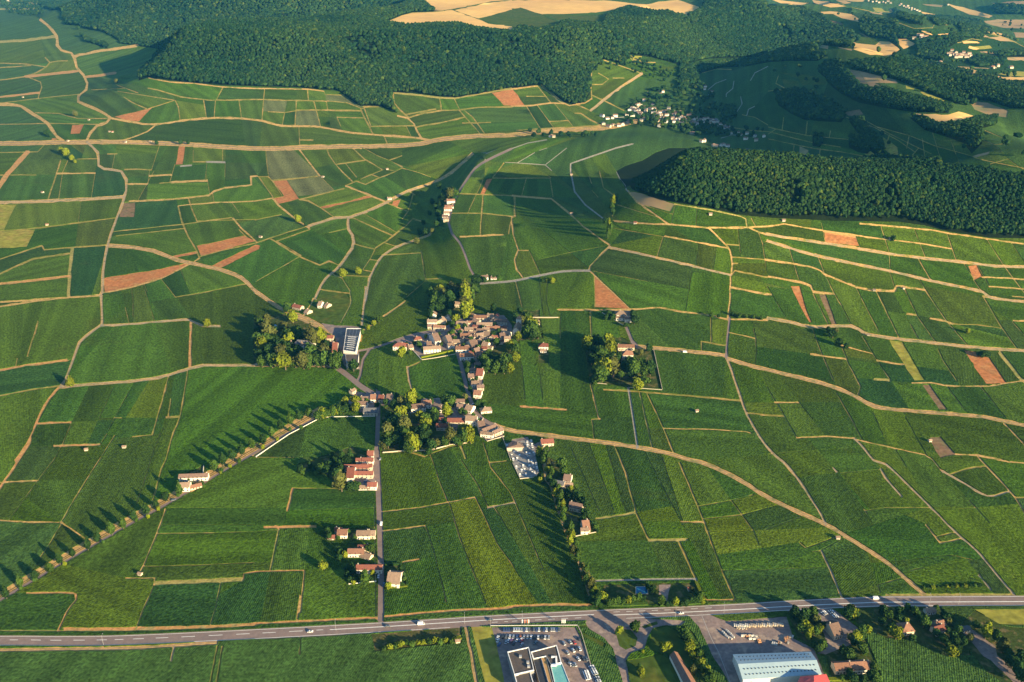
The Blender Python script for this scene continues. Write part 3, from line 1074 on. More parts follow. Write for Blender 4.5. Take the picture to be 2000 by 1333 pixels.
# land on either side of the photograph: tracks, parcels and woods carry on there
for k, w, pts in lines:
    for endp in (0, 1):
        p, q = (pts[0], pts[min(2, len(pts) - 1)]) if endp == 0 else (pts[-1], pts[max(-3, -len(pts))])
        if not (p[0] < 12 or p[0] > 1988) or abs(p[0]) > 2200 or p[0] < -200: continue
        dx_, dy_ = p[0] - q[0], p[1] - q[1]; L_ = math.hypot(dx_, dy_) + 1e-9
        if abs(dx_) / L_ < 0.3: continue
        e_ = (p[0] + dx_ / L_ * 520, min(max(p[1] + dy_ / L_ * 520 * 0.5, 12), 1400))
        pts.insert(0, e_) if endp == 0 else pts.append(e_)
for sx_e, x_lo in ((1, 2060), (-1, -60)):
    for i_ in range(9):
        x_ = x_lo + sx_e * (i_ * 62 + 15)
        lines.append(('p', 3.0, [(x_, 420 + 30 * (i_ % 3)), (x_ + sx_e * 60, 640 + 20 * (i_ % 4)), (x_ + sx_e * 130, 900), (x_ + sx_e * 190, 1150)]))
# dangling ends: short gaps are closed, longer ones become a plain parcel limit without a track
SEG = []
for li, (k, w, pts) in enumerate(lines):
    for a, b in zip(pts[:-1], pts[1:]): SEG.append((a[0], a[1], b[0], b[1], li, w))
SEG = np.array(SEG)
limits = []
def cast(p, dr, li, mx):
    x0, y0 = SEG[:, 0] - p[0], SEG[:, 1] - p[1]; ex, ey = SEG[:, 2] - SEG[:, 0], SEG[:, 3] - SEG[:, 1]
    den = dr[0] * ey - dr[1] * ex
    den = np.where(np.abs(den) < 1e-9, 1e-9, den)
    t = (x0 * ey - y0 * ex) / den; u = (x0 * dr[1] - y0 * dr[0]) / den
    ok = (t > 0.05) & (u >= -0.01) & (u <= 1.01) & (SEG[:, 4] != li)
    t = np.where(ok, t, 1e9)
    i = int(np.argmin(t))
    return float(t[i]) if t[i] < mx else None
for li, (k, w, pts) in enumerate(lines):
    for endp in (0, 1):
        p, q = (pts[0], pts[min(2, len(pts) - 1)]) if endp == 0 else (pts[-1], pts[max(-3, -len(pts))])
        dr = (p[0] - q[0], p[1] - q[1]); L = math.hypot(*dr) + 1e-9; dr = (dr[0] / L, dr[1] / L)
        if not (0 < p[0] < 2000 and 10 < p[1] < 1333): continue
        t_ = cast(p, dr, li, 170)
        if t_ is None: continue
        e_ = (p[0] + dr[0] * (t_ + 0.6), p[1] + dr[1] * (t_ + 0.6))
        if t_ < 9: pts.insert(0, e_) if endp == 0 else pts.append(e_)
        else: limits.append([p, e_])
areas = []
for ln in POLYS.strip().split('\n'):
    k, rest = ln.split(None, 1)
    areas.append((k, pts_of('G', rest)))
woods = [pts_of('G', ln.split(None, 1)[1]) for ln in FORESTS.strip().split('\n')]
def outward(P): return [(x + 520 if x > 1995 else x - 520 if x < -4 else x, y) for x, y in P]
woods = [outward(p) for p in woods]
areas = [(k, outward(p) if k in ('wheat', 'tan', 'straw', 'garden') else p) for k, p in areas]

def offset(pts, h):
    P = np.array(pts, float)
    T = np.zeros_like(P)
    T[1:-1] = P[2:] - P[:-2]; T[0] = P[1] - P[0]; T[-1] = P[-1] - P[-2]
    L = np.hypot(T[:, 0], T[:, 1])[:, None] + 1e-9
    T /= L
    N = np.stack([-T[:, 1], T[:, 0]], 1)
    # mitre
    D = P[1:] - P[:-1]; D /= (np.hypot(D[:, 0], D[:, 1])[:, None] + 1e-9)
    nseg = np.stack([-D[:, 1], D[:, 0]], 1)
    m = np.ones(len(P))
    c = np.einsum('ij,ij->i', N[:-1], nseg); m[:-1] = 1 / np.clip(c, 0.6, 1)
    return (P + N * (h * m)[:, None]), (P - N * (h * m)[:, None])

loops = []          # (list of px points, closed)
for k, w, pts in lines:
    d = dense(pts, 10 if w > 3 else 14)
    # remove repeated points
    d = [d[0]] + [b for a, b in zip(d[:-1], d[1:]) if abs(a[0] - b[0]) + abs(a[1] - b[1]) > 0.3]
    wob = 0.0
    a, b = offset(d, w / 2.0)
    if k in 'pdoy':      # ragged vine ends along the tracks
        a += rng.normal(0, 0.32, a.shape) * min(1.5, w / 3); b += rng.normal(0, 0.32, b.shape) * min(1.5, w / 3)
    loops.append((np.concatenate([a, b[::-1]]), True))
for k, pts in areas:
    q_ = np.array(dense(pts + [pts[0]], 12)[:-1]); loops.append((q_ + rng.normal(0, 0.45, q_.shape), True))
for pts in woods:
    loops.append((np.array(dense(pts + [pts[0]], 14)[:-1]), True))

for L in limits: loops.append((np.array(dense(L, 14)), False))
allp = np.concatenate([l[0] for l in loops])
W3 = ground(allp[:, 0], allp[:, 1])
verts2 = [Vector((float(x), float(y))) for x, y, _ in W3]
edges = []
o_ = 0
for L, closed in loops:
    n = len(L)
    for i in range(n - 1): edges.append((o_ + i, o_ + i + 1))
    if closed: edges.append((o_ + n - 1, o_))
    o_ += n
# points that let the sheet follow the relief
st = []
y = 120.0
while y < 10800:
    sp = max(16.0, 0.014 * y)
    half = 0.72 * y + 500
    xs = np.arange(-half, half, sp) + rng.uniform(-0.3, 0.3, len(np.arange(-half, half, sp))) * sp
    ys = y + rng.uniform(-0.3, 0.3, len(xs)) * sp
    st.append(np.stack([xs, ys], 1)); y += sp * 0.95
st = np.concatenate(st)
verts2 += [Vector((float(a), float(b))) for a, b in st]
import time
_t = time.time()
cv, ce, cf, ov, oe, of = delaunay_2d_cdt(verts2, edges, [], 0, 0.02)
print('CDT', len(verts2), '->', len(cv), len(cf), round(time.time() - _t, 1))
V = np.array([(v[0], v[1]) for v in cv])
TRI = np.array([f if len(f) == 3 else f[:3] for f in cf], int)
VZ = height(V[:, 0], V[:, 1])
con = set()
for e, src in zip(ce, oe):
    if src: con.add((min(e), max(e)))
A_, B_, C_ = V[TRI[:, 0]], V[TRI[:, 1]], V[TRI[:, 2]]
AREA = 0.5 * ((B_[:, 0] - A_[:, 0]) * (C_[:, 1] - A_[:, 1]) - (B_[:, 1] - A_[:, 1]) * (C_[:, 0] - A_[:, 0]))
flip = AREA < 0
TRI[flip] = TRI[flip][:, ::-1]; AREA = np.abs(AREA)
CEN = (A_ + B_ + C_) / 3
CPX, CPY = proj(CEN[:, 0], CEN[:, 1], height(CEN[:, 0], CEN[:, 1]))
nT = len(TRI)
FC = np.full(nT, GI['vine'])
for k, pts in areas: FC[in_poly(CPX, CPY, pts)] = GI[k]
for pts in woods: FC[in_poly(CPX, CPY, pts)] = GI['forest']
prio = np.zeros(nT)
PR = {'a': 9, 'w': 5, 'd': 4, 'o': 3, 'y': 2, 'p': 1}
yard_m = FC == GI['yard']
for k, w, pts in lines:
    P = np.array(pts)
    lo = P.min(0) - w; hi = P.max(0) + w
    cand = np.where((CPX > lo[0]) & (CPX < hi[0]) & (CPY > lo[1]) & (CPY < hi[1]))[0]
    if not len(cand): continue
    d, _, _ = seg_dist(CPX[cand], CPY[cand], pts, False)
    hit = cand[(d < w * 0.5 + 0.12) & (prio[cand] < PR[k])]
    hit = hit[~((FC[hit] == GI['forest']) & (prio[hit] == 0) & (k == 'p'))]
    if k != 'a': hit = hit[~yard_m[hit]]
    FC[hit] = GI[k]; prio[hit] = PR[k]
# flood fill of parcels
emap = {}
adj = [[] for _ in range(nT)]
fcl = FC.tolist()
for t, f in enumerate(TRI.tolist()):
    for a, b in ((f[0], f[1]), (f[1], f[2]), (f[2], f[0])):
        k = (a, b) if a < b else (b, a)
        if k in con: continue
        o2 = emap.get(k)
        if o2 is None: emap[k] = t
        elif fcl[o2] == fcl[t]: adj[t].append(o2); adj[o2].append(t)
REG = np.full(nT, -1, int); nr = 0
for t in range(nT):
    if REG[t] >= 0: continue
    stack = [t]; REG[t] = nr
    while stack:
        q = stack.pop()
        for s2 in adj[q]:
            if REG[s2] < 0: REG[s2] = nr; stack.append(s2)
    nr += 1
rarea = np.bincount(REG, AREA, nr)
cls = np.zeros(nr, int); cls[REG] = FC


XYZ = np.column_stack([V, VZ])
ground_me = np_mesh('ground', XYZ, TRI, [GM[k] for k in GKEYS], FC, True)
tag(link(bpy.data.objects.new('ground', ground_me)), kind='structure')

def raised(name, mask, dz, mat):
    f = TRI[mask]
    if not len(f): return
    u, inv = np.unique(f, return_inverse=True)
    v = XYZ[u].copy(); v[:, 2] += dz
    o = bpy.data.objects.new(name, np_mesh(name, v, inv.reshape(-1, 3), [mat], None, True))
    tag(link(o), kind='structure')
raised('road', FC == GI['a'], 0.06, GM['a'])
for nm, ks in (('dirt_path', 'd'), ('red_earth_path', 'o'), ('grass_path', 'p'), ('gravel_path', 'w')):
    raised(nm, FC == GI[ks], 0.03, GM[ks])
raised('yard', FC == GI['yard'], 0.03, GM['yard'])

# ------------------------------------------------------------------ vines: a sheet of foliage standing 1.3 m above the soil with real sides
PAL = np.array([(0.046, 0.100, 0.028), (0.052, 0.112, 0.026), (0.040, 0.090, 0.032), (0.062, 0.120, 0.026), (0.044, 0.094, 0.026), (0.072, 0.126, 0.026), (0.034, 0.078, 0.032), (0.056, 0.102, 0.028)])
PWT = np.array([4, 4, 3, 2.2, 3, 1.2, 2, 1.0]); PWT = PWT / PWT.sum()
tint = PAL[rng.choice(len(PAL), nr, p=PWT)] * rng.uniform(0.82, 1.2, (nr, 1))
tint *= np.array([0.93, 0.87, 0.36]) * np.stack([rng.uniform(0.86, 1.22, nr), np.ones(nr), rng.uniform(0.7, 1.3, nr)], 1)
isvine = cls == GI['vine']
# row direction: longest extent of each parcel
mx = np.bincount(REG, CEN[:, 0] * AREA, nr) / np.maximum(rarea, 1e-6)
my = np.bincount(REG, CEN[:, 1] * AREA, nr) / np.maximum(rarea, 1e-6)
dx = CEN[:, 0] - mx[REG]; dy = CEN[:, 1] - my[REG]
sxx = np.bincount(REG, dx * dx * AREA, nr); syy = np.bincount(REG, dy * dy * AREA, nr); sxy = np.bincount(REG, dx * dy * AREA, nr)
ang = 0.5 * np.arctan2(2 * sxy, sxx - syy)
big = rarea > 60000
ang = np.where(big, R(80) + rng.normal(0, 0.1, nr), ang)
VOVR = '''
0.075,0.125,0.022 C1 560,130|680,230|600,200|1000,640|1080,560
0.085,0.130,0.026 B1 600,600|700,520
0.120,0.125,0.080 B1 250,250|500,480|400,470
0.075,0.128,0.024 D1 650,1200|300,330|200,290
0.085,0.125,0.020 D3 850,130|950,250|1300,600|1400,520
0.075,0.120,0.022 B0 1700,650|1650,760|1100,860|300,1250|300,1100
0.080,0.125,0.020 C0 200,200|300,400|60,600|150,880
0.028,0.068,0.028 B0 680,1050|1100,650|600,180|800,430
0.030,0.070,0.026 E0 1400,200|1900,200
0.030,0.072,0.028 C3 1300,640|850,800
0.085,0.130,0.022 B3 900,830|1250,850|1000,950
0.080,0.120,0.030 A1 1100,1075|980,920
0.110,0.125,0.080 A1 600,740|400,900|150,850
'''
for ln in VOVR.strip().split('\n'):
    c, tile, rest = ln.split(None, 2)
    c = np.array([float(q) for q in c.split(',')]) * np.array([0.82, 0.90, 0.50])
    for tok in rest.split('|'):
        a, b = tok.split(','); qx, qy = tp(tile, float(a), float(b))
        d = (CPX - qx) ** 2 + (CPY - qy) ** 2
        d = np.where(isvine[REG], d, 1e9)
        tint[REG[int(np.argmin(d))]] = c

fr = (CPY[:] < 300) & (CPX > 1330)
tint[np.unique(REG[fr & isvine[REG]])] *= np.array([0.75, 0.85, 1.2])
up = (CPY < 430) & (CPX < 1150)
tint[np.unique(REG[up & isvine[REG]])] *= np.array([1.3, 1.2, 1.25])  # sun and haze on the upper left slopes put into the parcel colour
vm = isvine[REG]
vt = TRI[vm]; vr = REG[vm]
# split vertices per region so parcels have their own edges
key = vr.astype(np.int64) * (len(V) + 1)
flat = (vt + key[:, None]).ravel()
u, inv = np.unique(flat, return_inverse=True)
vid = (u % (len(V) + 1)).astype(int)
top = XYZ[vid].copy(); VHV = np.clip(0.62 - (top[:, 1] - 900) / 6000, 0.35, 0.6); top[:, 2] += VHV
tri_top = inv.reshape(-1, 3)
# boundary edges
e = np.concatenate([tri_top[:, [0, 1]], tri_top[:, [1, 2]], tri_top[:, [2, 0]]])
er = np.concatenate([vr, vr, vr])
ek = np.sort(e, 1); kk = ek[:, 0].astype(np.int64) * (len(u) + 1) + ek[:, 1]
_, first, cnt = np.unique(kk, return_index=True, return_counts=True)
bnd = first[cnt == 1]
be = e[bnd]; br = er[bnd]
bot = top[be.ravel()].copy(); bot[:, 2] -= VHV[be.ravel()] + 0.05
tp2 = top[be.ravel()].copy()
nb = len(be); base_i = len(top)
side = np.zeros((nb, 4), int)
# new verts: for each edge a_top,b_top,a_bot,b_bot
vv = np.concatenate([top, tp2, bot])
ia = base_i + np.arange(nb) * 2; ib = ia + 1
ja = base_i + 2 * nb + np.arange(nb) * 2; jb = ja + 1
s1 = np.stack([ia, ja, jb], 1); s2 = np.stack([ia, jb, ib], 1)
faces = np.concatenate([tri_top, s1, s2])
regs = np.concatenate([vr, br, br])
t = NT('vine_rows')
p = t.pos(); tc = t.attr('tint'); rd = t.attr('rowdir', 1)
uu = t.vmath('DOT_PRODUCT', p, rd)
rc = t.n('ShaderNodeVectorMath', operation='CROSS_PRODUCT'); t.set(rc.inputs[0], rd); rc.inputs[1].default_value = (0, 0, 1)
wv = t.vmath('DOT_PRODUCT', p, rc.outputs[0])
comb = t.n('ShaderNodeCombineXYZ'); t.set(comb.inputs[0], t.math('MULTIPLY', uu, 1.0)); t.set(comb.inputs[1], t.math('MULTIPLY', wv, 0.3))
strips = t.noise(t.math('ADD', uu, t.math('MULTIPLY', t.attr('seed', 2), 997.0)), 0.045, 1.5, 0.5, '1D')
fine = t.noise(comb.outputs[0], 0.5, 3, 0.6)
blot = t.noise(p, 0.012, 4, 0.6)
grain = t.noise(p, 0.40, 3, 0.75)
row = t.math('SINE', t.math('MULTIPLY', uu, 2 * math.pi / 1.7))
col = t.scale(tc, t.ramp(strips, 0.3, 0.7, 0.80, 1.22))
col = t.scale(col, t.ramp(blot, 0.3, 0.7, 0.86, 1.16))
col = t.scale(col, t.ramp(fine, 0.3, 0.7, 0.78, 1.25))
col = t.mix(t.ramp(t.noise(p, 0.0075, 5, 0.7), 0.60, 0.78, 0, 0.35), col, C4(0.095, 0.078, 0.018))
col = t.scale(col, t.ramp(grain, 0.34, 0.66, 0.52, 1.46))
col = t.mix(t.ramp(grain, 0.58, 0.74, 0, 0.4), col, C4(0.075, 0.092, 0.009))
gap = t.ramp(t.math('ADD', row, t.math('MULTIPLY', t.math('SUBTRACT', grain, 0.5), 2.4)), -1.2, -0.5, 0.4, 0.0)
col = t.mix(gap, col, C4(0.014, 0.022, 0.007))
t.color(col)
t.b.inputs['Roughness'].default_value = 0.75
hgt = t.math('ADD', t.math('MULTIPLY', row, 0.10), t.math('ADD', t.math('MULTIPLY', grain, 1.7), t.math('MULTIPLY', fine, 0.3)))
t.bump(hgt, 0.85)
vine_me = np_mesh('vineyard', vv, faces, [t.m], None, False)
sm = np.zeros(len(faces), bool); sm[:len(tri_top)] = True
vine_me.polygons.foreach_set('use_smooth', sm)
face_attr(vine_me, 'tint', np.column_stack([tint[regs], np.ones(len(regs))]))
ar = ang + np.pi / 2
face_attr(vine_me, 'rowdir', np.column_stack([np.cos(ar), np.sin(ar), np.zeros(nr)])[regs], 'FLOAT_VECTOR')
face_attr(vine_me, 'seed', rng.random(nr)[regs], 'FLOAT')
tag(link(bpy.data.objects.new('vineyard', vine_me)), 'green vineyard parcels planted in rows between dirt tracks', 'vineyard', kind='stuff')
print('regions', nr, 'vines', int(isvine.sum()))
# ------------------------------------------------------------------ foliage
def leaf_mat(name, a, b, c):
    t = NT(name)
    oi = t.n('ShaderNodeObjectInfo').outputs['Random']
    p = t.pos()
    col = t.mix(t.ramp(t.noise(p, 0.35, 2, 0.6), 0.35, 0.65), C4(*a), C4(*b))
    col = t.mix(t.ramp(t.noise(p, 1.3, 1), 0.5, 0.7), col, C4(*c))
    col = t.scale(col, t.ramp(oi, 0, 1, 0.75, 1.25))
    t.color(col); t.b.inputs['Roughness'].default_value = 0.65
    t.bump(t.noise(p, 1.1, 2, 0.7), 0.5)
    return t.m
LM = {'d': leaf_mat('dark_foliage', (0.013, 0.036, 0.010), (0.022, 0.052, 0.012), (0.036, 0.066, 0.014)),
      'm': leaf_mat('green_foliage', (0.028, 0.064, 0.012), (0.044, 0.084, 0.014), (0.064, 0.098, 0.016)),
      'y': leaf_mat('yellow_green_foliage', (0.10, 0.14, 0.010), (0.14, 0.165, 0.012), (0.17, 0.18, 0.016)),
      'o': leaf_mat('olive_foliage', (0.052, 0.068, 0.018), (0.08, 0.088, 0.022), (0.105, 0.105, 0.028)),
      'c': leaf_mat('conifer_foliage', (0.011, 0.029, 0.012), (0.017, 0.04, 0.014), (0.026, 0.05, 0.017))}
t = NT('bark'); p = t.pos()
t.color(t.mix(t.noise(p, 2.0, 3), C4(0.10, 0.07, 0.045), C4(0.19, 0.15, 0.11))); t.bump(t.noise(p, 6.0, 2), 0.05)
BARK = t.m

def ico(sub):
    bm = bmesh.new(); bmesh.ops.create_icosphere(bm, subdivisions=sub, radius=1.0)
    v = np.array([q.co[:] for q in bm.verts]); f = np.array([[q.index for q in fa.verts] for fa in bm.faces]); bm.free()
    return v, f
ICO2, ICO1, ICO0 = ico(3), ico(2), ico(1)

def crown_mesh(name, seed, shape, mat):
    """unit crown: radius 1, from z=0 up to z=H: many leaf clumps round an uneven core"""
    r = np.random.default_rng(seed)
    H = {'round': 1.9, 'tall': 3.0, 'poplar': 6.0, 'cone': 3.2, 'bush': 1.3}[shape]
    v, f = ICO1
    lobes = r.normal(size=(9, 3)); lobes /= np.linalg.norm(lobes, axis=1)[:, None]
    lw = r.uniform(0.12, 0.34, 9)
    def rad(d):
        return 0.70 + sum(w_ * np.clip((d @ l - 0.55) / 0.45, 0, 1) ** 1.2 for l, w_ in zip(lobes, lw))
    def prof(d, rr):
        q = d * rr[:, None]
        z = (q[:, 2] + 1.0) / 2.0
        if shape == 'cone':
            k = np.clip(1.15 - z, 0.04, 1) * 1.05; q[:, 0] *= k; q[:, 1] *= k
        elif shape in ('tall', 'poplar'):
            k = np.clip(np.sin(np.clip(z, 0, 1) ** 0.75 * math.pi) * 0.55 + 0.5, 0.2, 1); q[:, 0] *= k; q[:, 1] *= k
        q[:, 2] = z * H
        return q
    core = prof(v.copy(), rad(v) * r.uniform(0.72, 0.95, len(v)))
    n = {'round': 330, 'tall': 340, 'poplar': 380, 'cone': 320, 'bush': 150}[shape]
    d = r.normal(size=(n, 3)); d /= np.linalg.norm(d, axis=1)[:, None]
    c = prof(d, rad(d) * r.uniform(0.72, 1.14, n))
    vs = [core]; fs = [tuple(q) for q in f.tolist()]; o = len(core)
    for i in range(n):
        s = r.uniform(0.09, 0.20)
        a = r.normal(size=3); a /= np.linalg.norm(a)
        nrm = d[i] * 0.8 + a * 0.7; nrm /= np.linalg.norm(nrm)
        tg = np.cross(nrm, r.normal(size=3)); tg /= np.linalg.norm(tg) + 1e-9; bt = np.cross(nrm, tg)
        zz = 1.3 if shape == 'poplar' else 1.0
        quad = np.array([c[i] - tg * s - bt * s * .7, c[i] + tg * s - bt * s * .8, c[i] + tg * s * .8 + bt * s, c[i] - tg * s * .9 + bt * s * .9])
        quad[:, 2] = (quad[:, 2] - c[i][2]) * zz + c[i][2]
        quad[0] += nrm * s * .3; quad[2] -= nrm * s * .25
        vs.append(quad); fs.append((o, o + 1, o + 2, o + 3)); o += 4
    vs = np.concatenate(vs); vs[:, 2] = np.maximum(vs[:, 2], 0)
    return np_mesh(name, vs, fs, [mat])

def tube(path, radii, seg=6):
    vs = []; fs = []
    P = [Vector(p) for p in path]
    for i, p in enumerate(P):
        d = (P[min(i + 1, len(P) - 1)] - P[max(i - 1, 0)]).normalized()
        a = d.orthogonal().normalized(); b = d.cross(a)
        for k in range(seg):
            an = 2 * math.pi * k / seg
            vs.append(tuple(p + (a * math.cos(an) + b * math.sin(an)) * radii[i]))
        if i:
            for k in range(seg):
                fs.append(((i - 1) * seg + k, (i - 1) * seg + (k + 1) % seg, i * seg + (k + 1) % seg, i * seg + k))
    fs.append(tuple(range(seg - 1, -1, -1))); fs.append(tuple(range((len(P) - 1) * seg, len(P) * seg)))
    return vs, fs

def join(parts):
    vs = []; fs = []
    for v, f in parts:
        o = len(vs); vs += list(v); fs += [tuple(i + o for i in q) for q in f]
    return vs, fs

def trunk_mesh(seed):
    r = random.Random(seed)
    parts = [tube([(0, 0, -0.05), (0.01, 0, .35), (0.03, .02, .8), (0.02, .05, 1.6)], [.10, .08, .065, .02])]
    for k in range(4):
        a = k * 1.57 + r.uniform(-.4, .4); z = r.uniform(.55, .85)
        parts.append(tube([(0.02, 0.02, z), (.25 * math.cos(a), .25 * math.sin(a), z + .25), (.5 * math.cos(a), .5 * math.sin(a), z + .6)], [.04, .028, .01], 5))
    v, f = join(parts)
    return np_mesh('trunk', v, f, [BARK])
TRUNKS = [trunk_mesh(i) for i in range(3)]
CROWNS = {}
def crown(shape, tone, i):
    k = (shape, tone, i)
    if k not in CROWNS: CROWNS[k] = crown_mesh('crown', hash((shape, i)) % 1000 if False else sum(map(ord, shape)) * 7 + i * 13, shape, LM[tone])
    return CROWNS[k]

ORD = ['', 'second ', 'third ', 'fourth ', 'fifth ', 'sixth ', 'seventh ', 'eighth ', 'ninth ', 'tenth ', 'eleventh ', 'twelfth ', 'thirteenth ', 'fourteenth ', 'fifteenth ', 'sixteenth ', 'seventeenth ', 'eighteenth ', 'nineteenth ', 'twentieth ']
TENS = {20: 'twenty', 30: 'thirty', 40: 'forty', 50: 'fifty', 60: 'sixty', 70: 'seventy', 80: 'eighty', 90: 'ninety'}
def ordinal(i):
    """0 -> '' (the outermost), 1 -> second ..."""
    if i < 20: return ORD[i]
    n = i + 1
    if n % 10 == 0: return TENS[n].replace('ty', 'tieth') + ' '
    return TENS[n // 10 * 10] + '-' + ['', 'first', 'second', 'third', 'fourth', 'fifth', 'sixth', 'seventh', 'eighth', 'ninth'][n % 10] + ' '
def ord_labels(n, desc, where):
    """labels for n look-alikes sorted left to right"""
    out = []
    for i in range(n):
        j = n - 1 - i
        if n == 1: out.append(f'{desc} {where}')
        elif i <= j: out.append(f'{ordinal(i)}{desc} from the left {where}' if i else f'leftmost {desc} {where}')
        else: out.append(f'{ordinal(j)}{desc} from the right {where}' if j else f'rightmost {desc} {where}')
    return out

TONE = {'d': 'dark green', 'm': 'green', 'y': 'yellow-green', 'o': 'olive green', 'c': 'blackish'}
SHP = {'round': 'round tree', 'tall': 'oval tree', 'poplar': 'slender poplar', 'cone': 'conifer', 'bush': 'bush'}
KND = {'round': 'broadleaf_tree', 'tall': 'oval_tree', 'poplar': 'poplar_tree', 'cone': 'conifer_tree', 'bush': 'bush'}
TREES = []
def plant(px, py, rpx, tone='m', shape='round', where='', group=None, zr=None):
    """px,py is where the photo shows the middle of the crown, rpx its half width there"""
    x0, y0, z0 = G1(px, py)
    dist = math.hypot(y0 * CT + (CAM_H - z0) * ST, 0)
    rm = max(0.6, 1.22 * rpx * dist / FOC)
    Hc = {'round': 1.9, 'tall': 3.0, 'poplar': 6.0, 'cone': 3.2, 'bush': 1.3}[shape]
    leg = {'round': .45, 'tall': .4, 'poplar': .35, 'cone': .25, 'bush': 0.0}[shape]
    mid = rm * (leg + Hc * 0.5)
    p = ground([px], [py], mid)[0]
    TREES.append(dict(x=p[0], y=p[1], z=p[2], r=rm, tone=tone, shape=shape, where=where, group=group, leg=leg, px=px, H=Hc))

def clump(txt, where, group, shape='round', default='m'):
    tile = 'G'
    for tok in txt.split():
        if tok in TILE: tile = tok; continue
        q = tok.split(',')
        x, y = tp(tile, float(q[0]), float(q[1])); r = float(q[2]) / TILE[tile][2]
        tone = default; shp = shape
        for f in q[3:]:
            if f in TONE: tone = f
            else: shp = {'P': 'poplar', 'C': 'cone', 'T': 'tall', 'B': 'bush', 'R': 'round'}[f]
        plant(x, y, r, tone, shp, where, group)

clump('''C1 20,400,40,m 60,300,35,o 25,270,30,m 75,250,28,o 100,345,45,o 85,400,40,m 45,450,36,y 130,340,30,d 150,400,30,d 210,310,30,o 230,370,34,m 260,400,34,y 300,350,34,m 330,380,36,m 330,330,24,d 420,390,42,o,T 440,420,30,d 500,390,36,y,T 470,350,28,d 120,560,42,m 45,570,34,m 190,510,40,o 220,570,46,y 270,520,36,m 300,580,30,m 360,560,48,o 330,500,40,d 405,545,46,m 440,500,48,m 470,560,40,m 510,510,48,o 520,560,42,m 180,440,36,d 110,480,40,d 240,470,36,d 610,570,46,m 280,225,34,y 240,140,26,m 230,165,22,d 20,520,30,d 400,600,24,m 540,450,26,d 640,540,20,d 15,330,24,d''', 'in the turreted château park', 'trees of the château park')
clump('''C1 1345,50,32,m 1400,40,36,y 1390,80,30,m 1440,55,34,o 1360,110,36,m 1430,110,36,d 1480,80,34,d,T 1560,20,34,o 1600,40,40,y,T 1640,60,34,m 1590,100,30,o 1490,140,28,d 1410,150,30,d 1345,160,28,d 1600,165,42,y 1520,240,26,y 1600,215,22,y 1640,120,22,y 1545,60,26,d 1500,20,28,d 1700,20,20,d 1820,165,20,d,T 1340,210,18,d 1480,200,18,d B1 1690,1170,34,d 1670,1230,28,m 1600,1230,40,o 1500,1225,34,o 1420,1270,30,m''', 'in the wood above the village', 'trees above the village')
clump('''C1 1745,560,30,m 1780,600,40,m 1830,620,36,m 1880,580,40,m 1900,620,34,m 1940,620,30,y 1740,620,26,d 1790,540,24,d 1930,550,26,d 1945,450,26,y 1900,545,26,m 1750,520,18,d 1840,560,30,d C2 20,480,28,m 30,540,26,y 15,440,24,m''', 'in the gardens east of the village houses', 'trees of the east gardens')
clump('''C2 110,220,34,m 75,240,30,o 145,290,40,y 130,340,38,m 170,330,44,m 200,350,34,m 160,370,30,d 40,225,30,d 175,270,26,o 60,190,26,d 45,380,24,y''', 'beside the pale church tower', 'trees by the church')
clump('''C2 570,420,38,y 575,460,30,m 640,410,30,d 690,430,32,d 725,410,36,y 750,470,44,y 700,510,46,m 720,560,34,m 640,480,30,d 610,550,34,d 690,620,58,y,R 690,660,50,m 640,640,30,d 780,610,44,o,T 770,640,36,o 930,600,46,m,T 925,640,40,d 990,580,30,m 1055,600,30,d 1060,640,28,d 1010,640,34,m 960,690,24,o 965,740,36,y 1010,715,30,m 830,670,24,m 810,540,26,d 860,600,24,d 900,560,26,m 770,540,30,d 620,700,26,d 1050,465,22,d 1010,600,22,d 800,440,20,d 640,720,22,m 990,500,18,o 870,290,14,d 940,250,26,d 770,230,20,d 740,205,20,d 720,230,18,d 930,210,24,d''', 'in the eastern manor garden', 'trees of the manor garden')
clump('''C1 1100,965,46,y 1090,985,40,m 1190,840,34,y,T 1195,875,28,y 1105,865,24,o 1010,1100,44,o 1000,1130,36,m 1140,1060,46,o 1150,1120,40,m 1190,1090,26,y 1200,1190,50,y 1170,1230,34,m 1245,985,30,y 1290,1000,32,m 1300,1040,36,y 1270,1090,40,m 1320,1110,30,d 1290,1150,38,d 1240,1130,36,d 1370,960,30,m 1370,1010,26,d 1460,950,32,y,T 1480,1140,36,o,T 1450,1180,28,m 1580,1090,40,y 1620,1110,44,y 1640,1150,36,y 1580,1150,40,m 1530,1170,30,d 1340,1200,34,d 1380,1190,26,o 1010,1190,32,d 1060,1170,36,d 1080,1110,34,d 1060,1040,40,d 1020,1000,30,d 980,1210,24,o 1490,870,32,m 1440,870,24,d 1110,1200,26,d 1320,1260,22,d 1245,1200,26,d 990,1040,24,d 1560,1190,20,m 1130,1000,30,d''', 'in the park below the village', 'trees of the lower park')
clump('''C1 685,875,24,y 755,860,28,y 760,920,30,y 700,915,22,d 515,970,28,y 620,935,26,m 590,955,26,m 570,945,20,d 640,950,22,m 650,900,18,d 1690,620,18,d 1480,360,14,m 1110,500,30,y 1620,640,16,m 1740,880,18,m 1690,890,20,d 1600,840,20,o 1570,950,18,m 1610,590,18,m 745,600,34,d 1330,430,12,m 810,345,16,m 940,245,24,m 900,275,16,y 860,310,14,y''', 'by the village street corner', 'trees round the village corner')
clump('''D1 410,185,18,d,C 440,215,20,d 495,215,28,m 540,225,26,d 560,180,22,d 600,150,24,d 640,180,24,d,C 660,120,26,d,C 700,150,28,d 720,100,24,d,C 650,310,44,o,T 640,220,30,d 610,250,26,d 340,220,22,d 360,235,20,m 720,350,30,d 760,360,24,d 790,340,16,m 580,110,16,d 460,250,18,m''', 'behind the courtyard farm', 'trees of the courtyard farm')
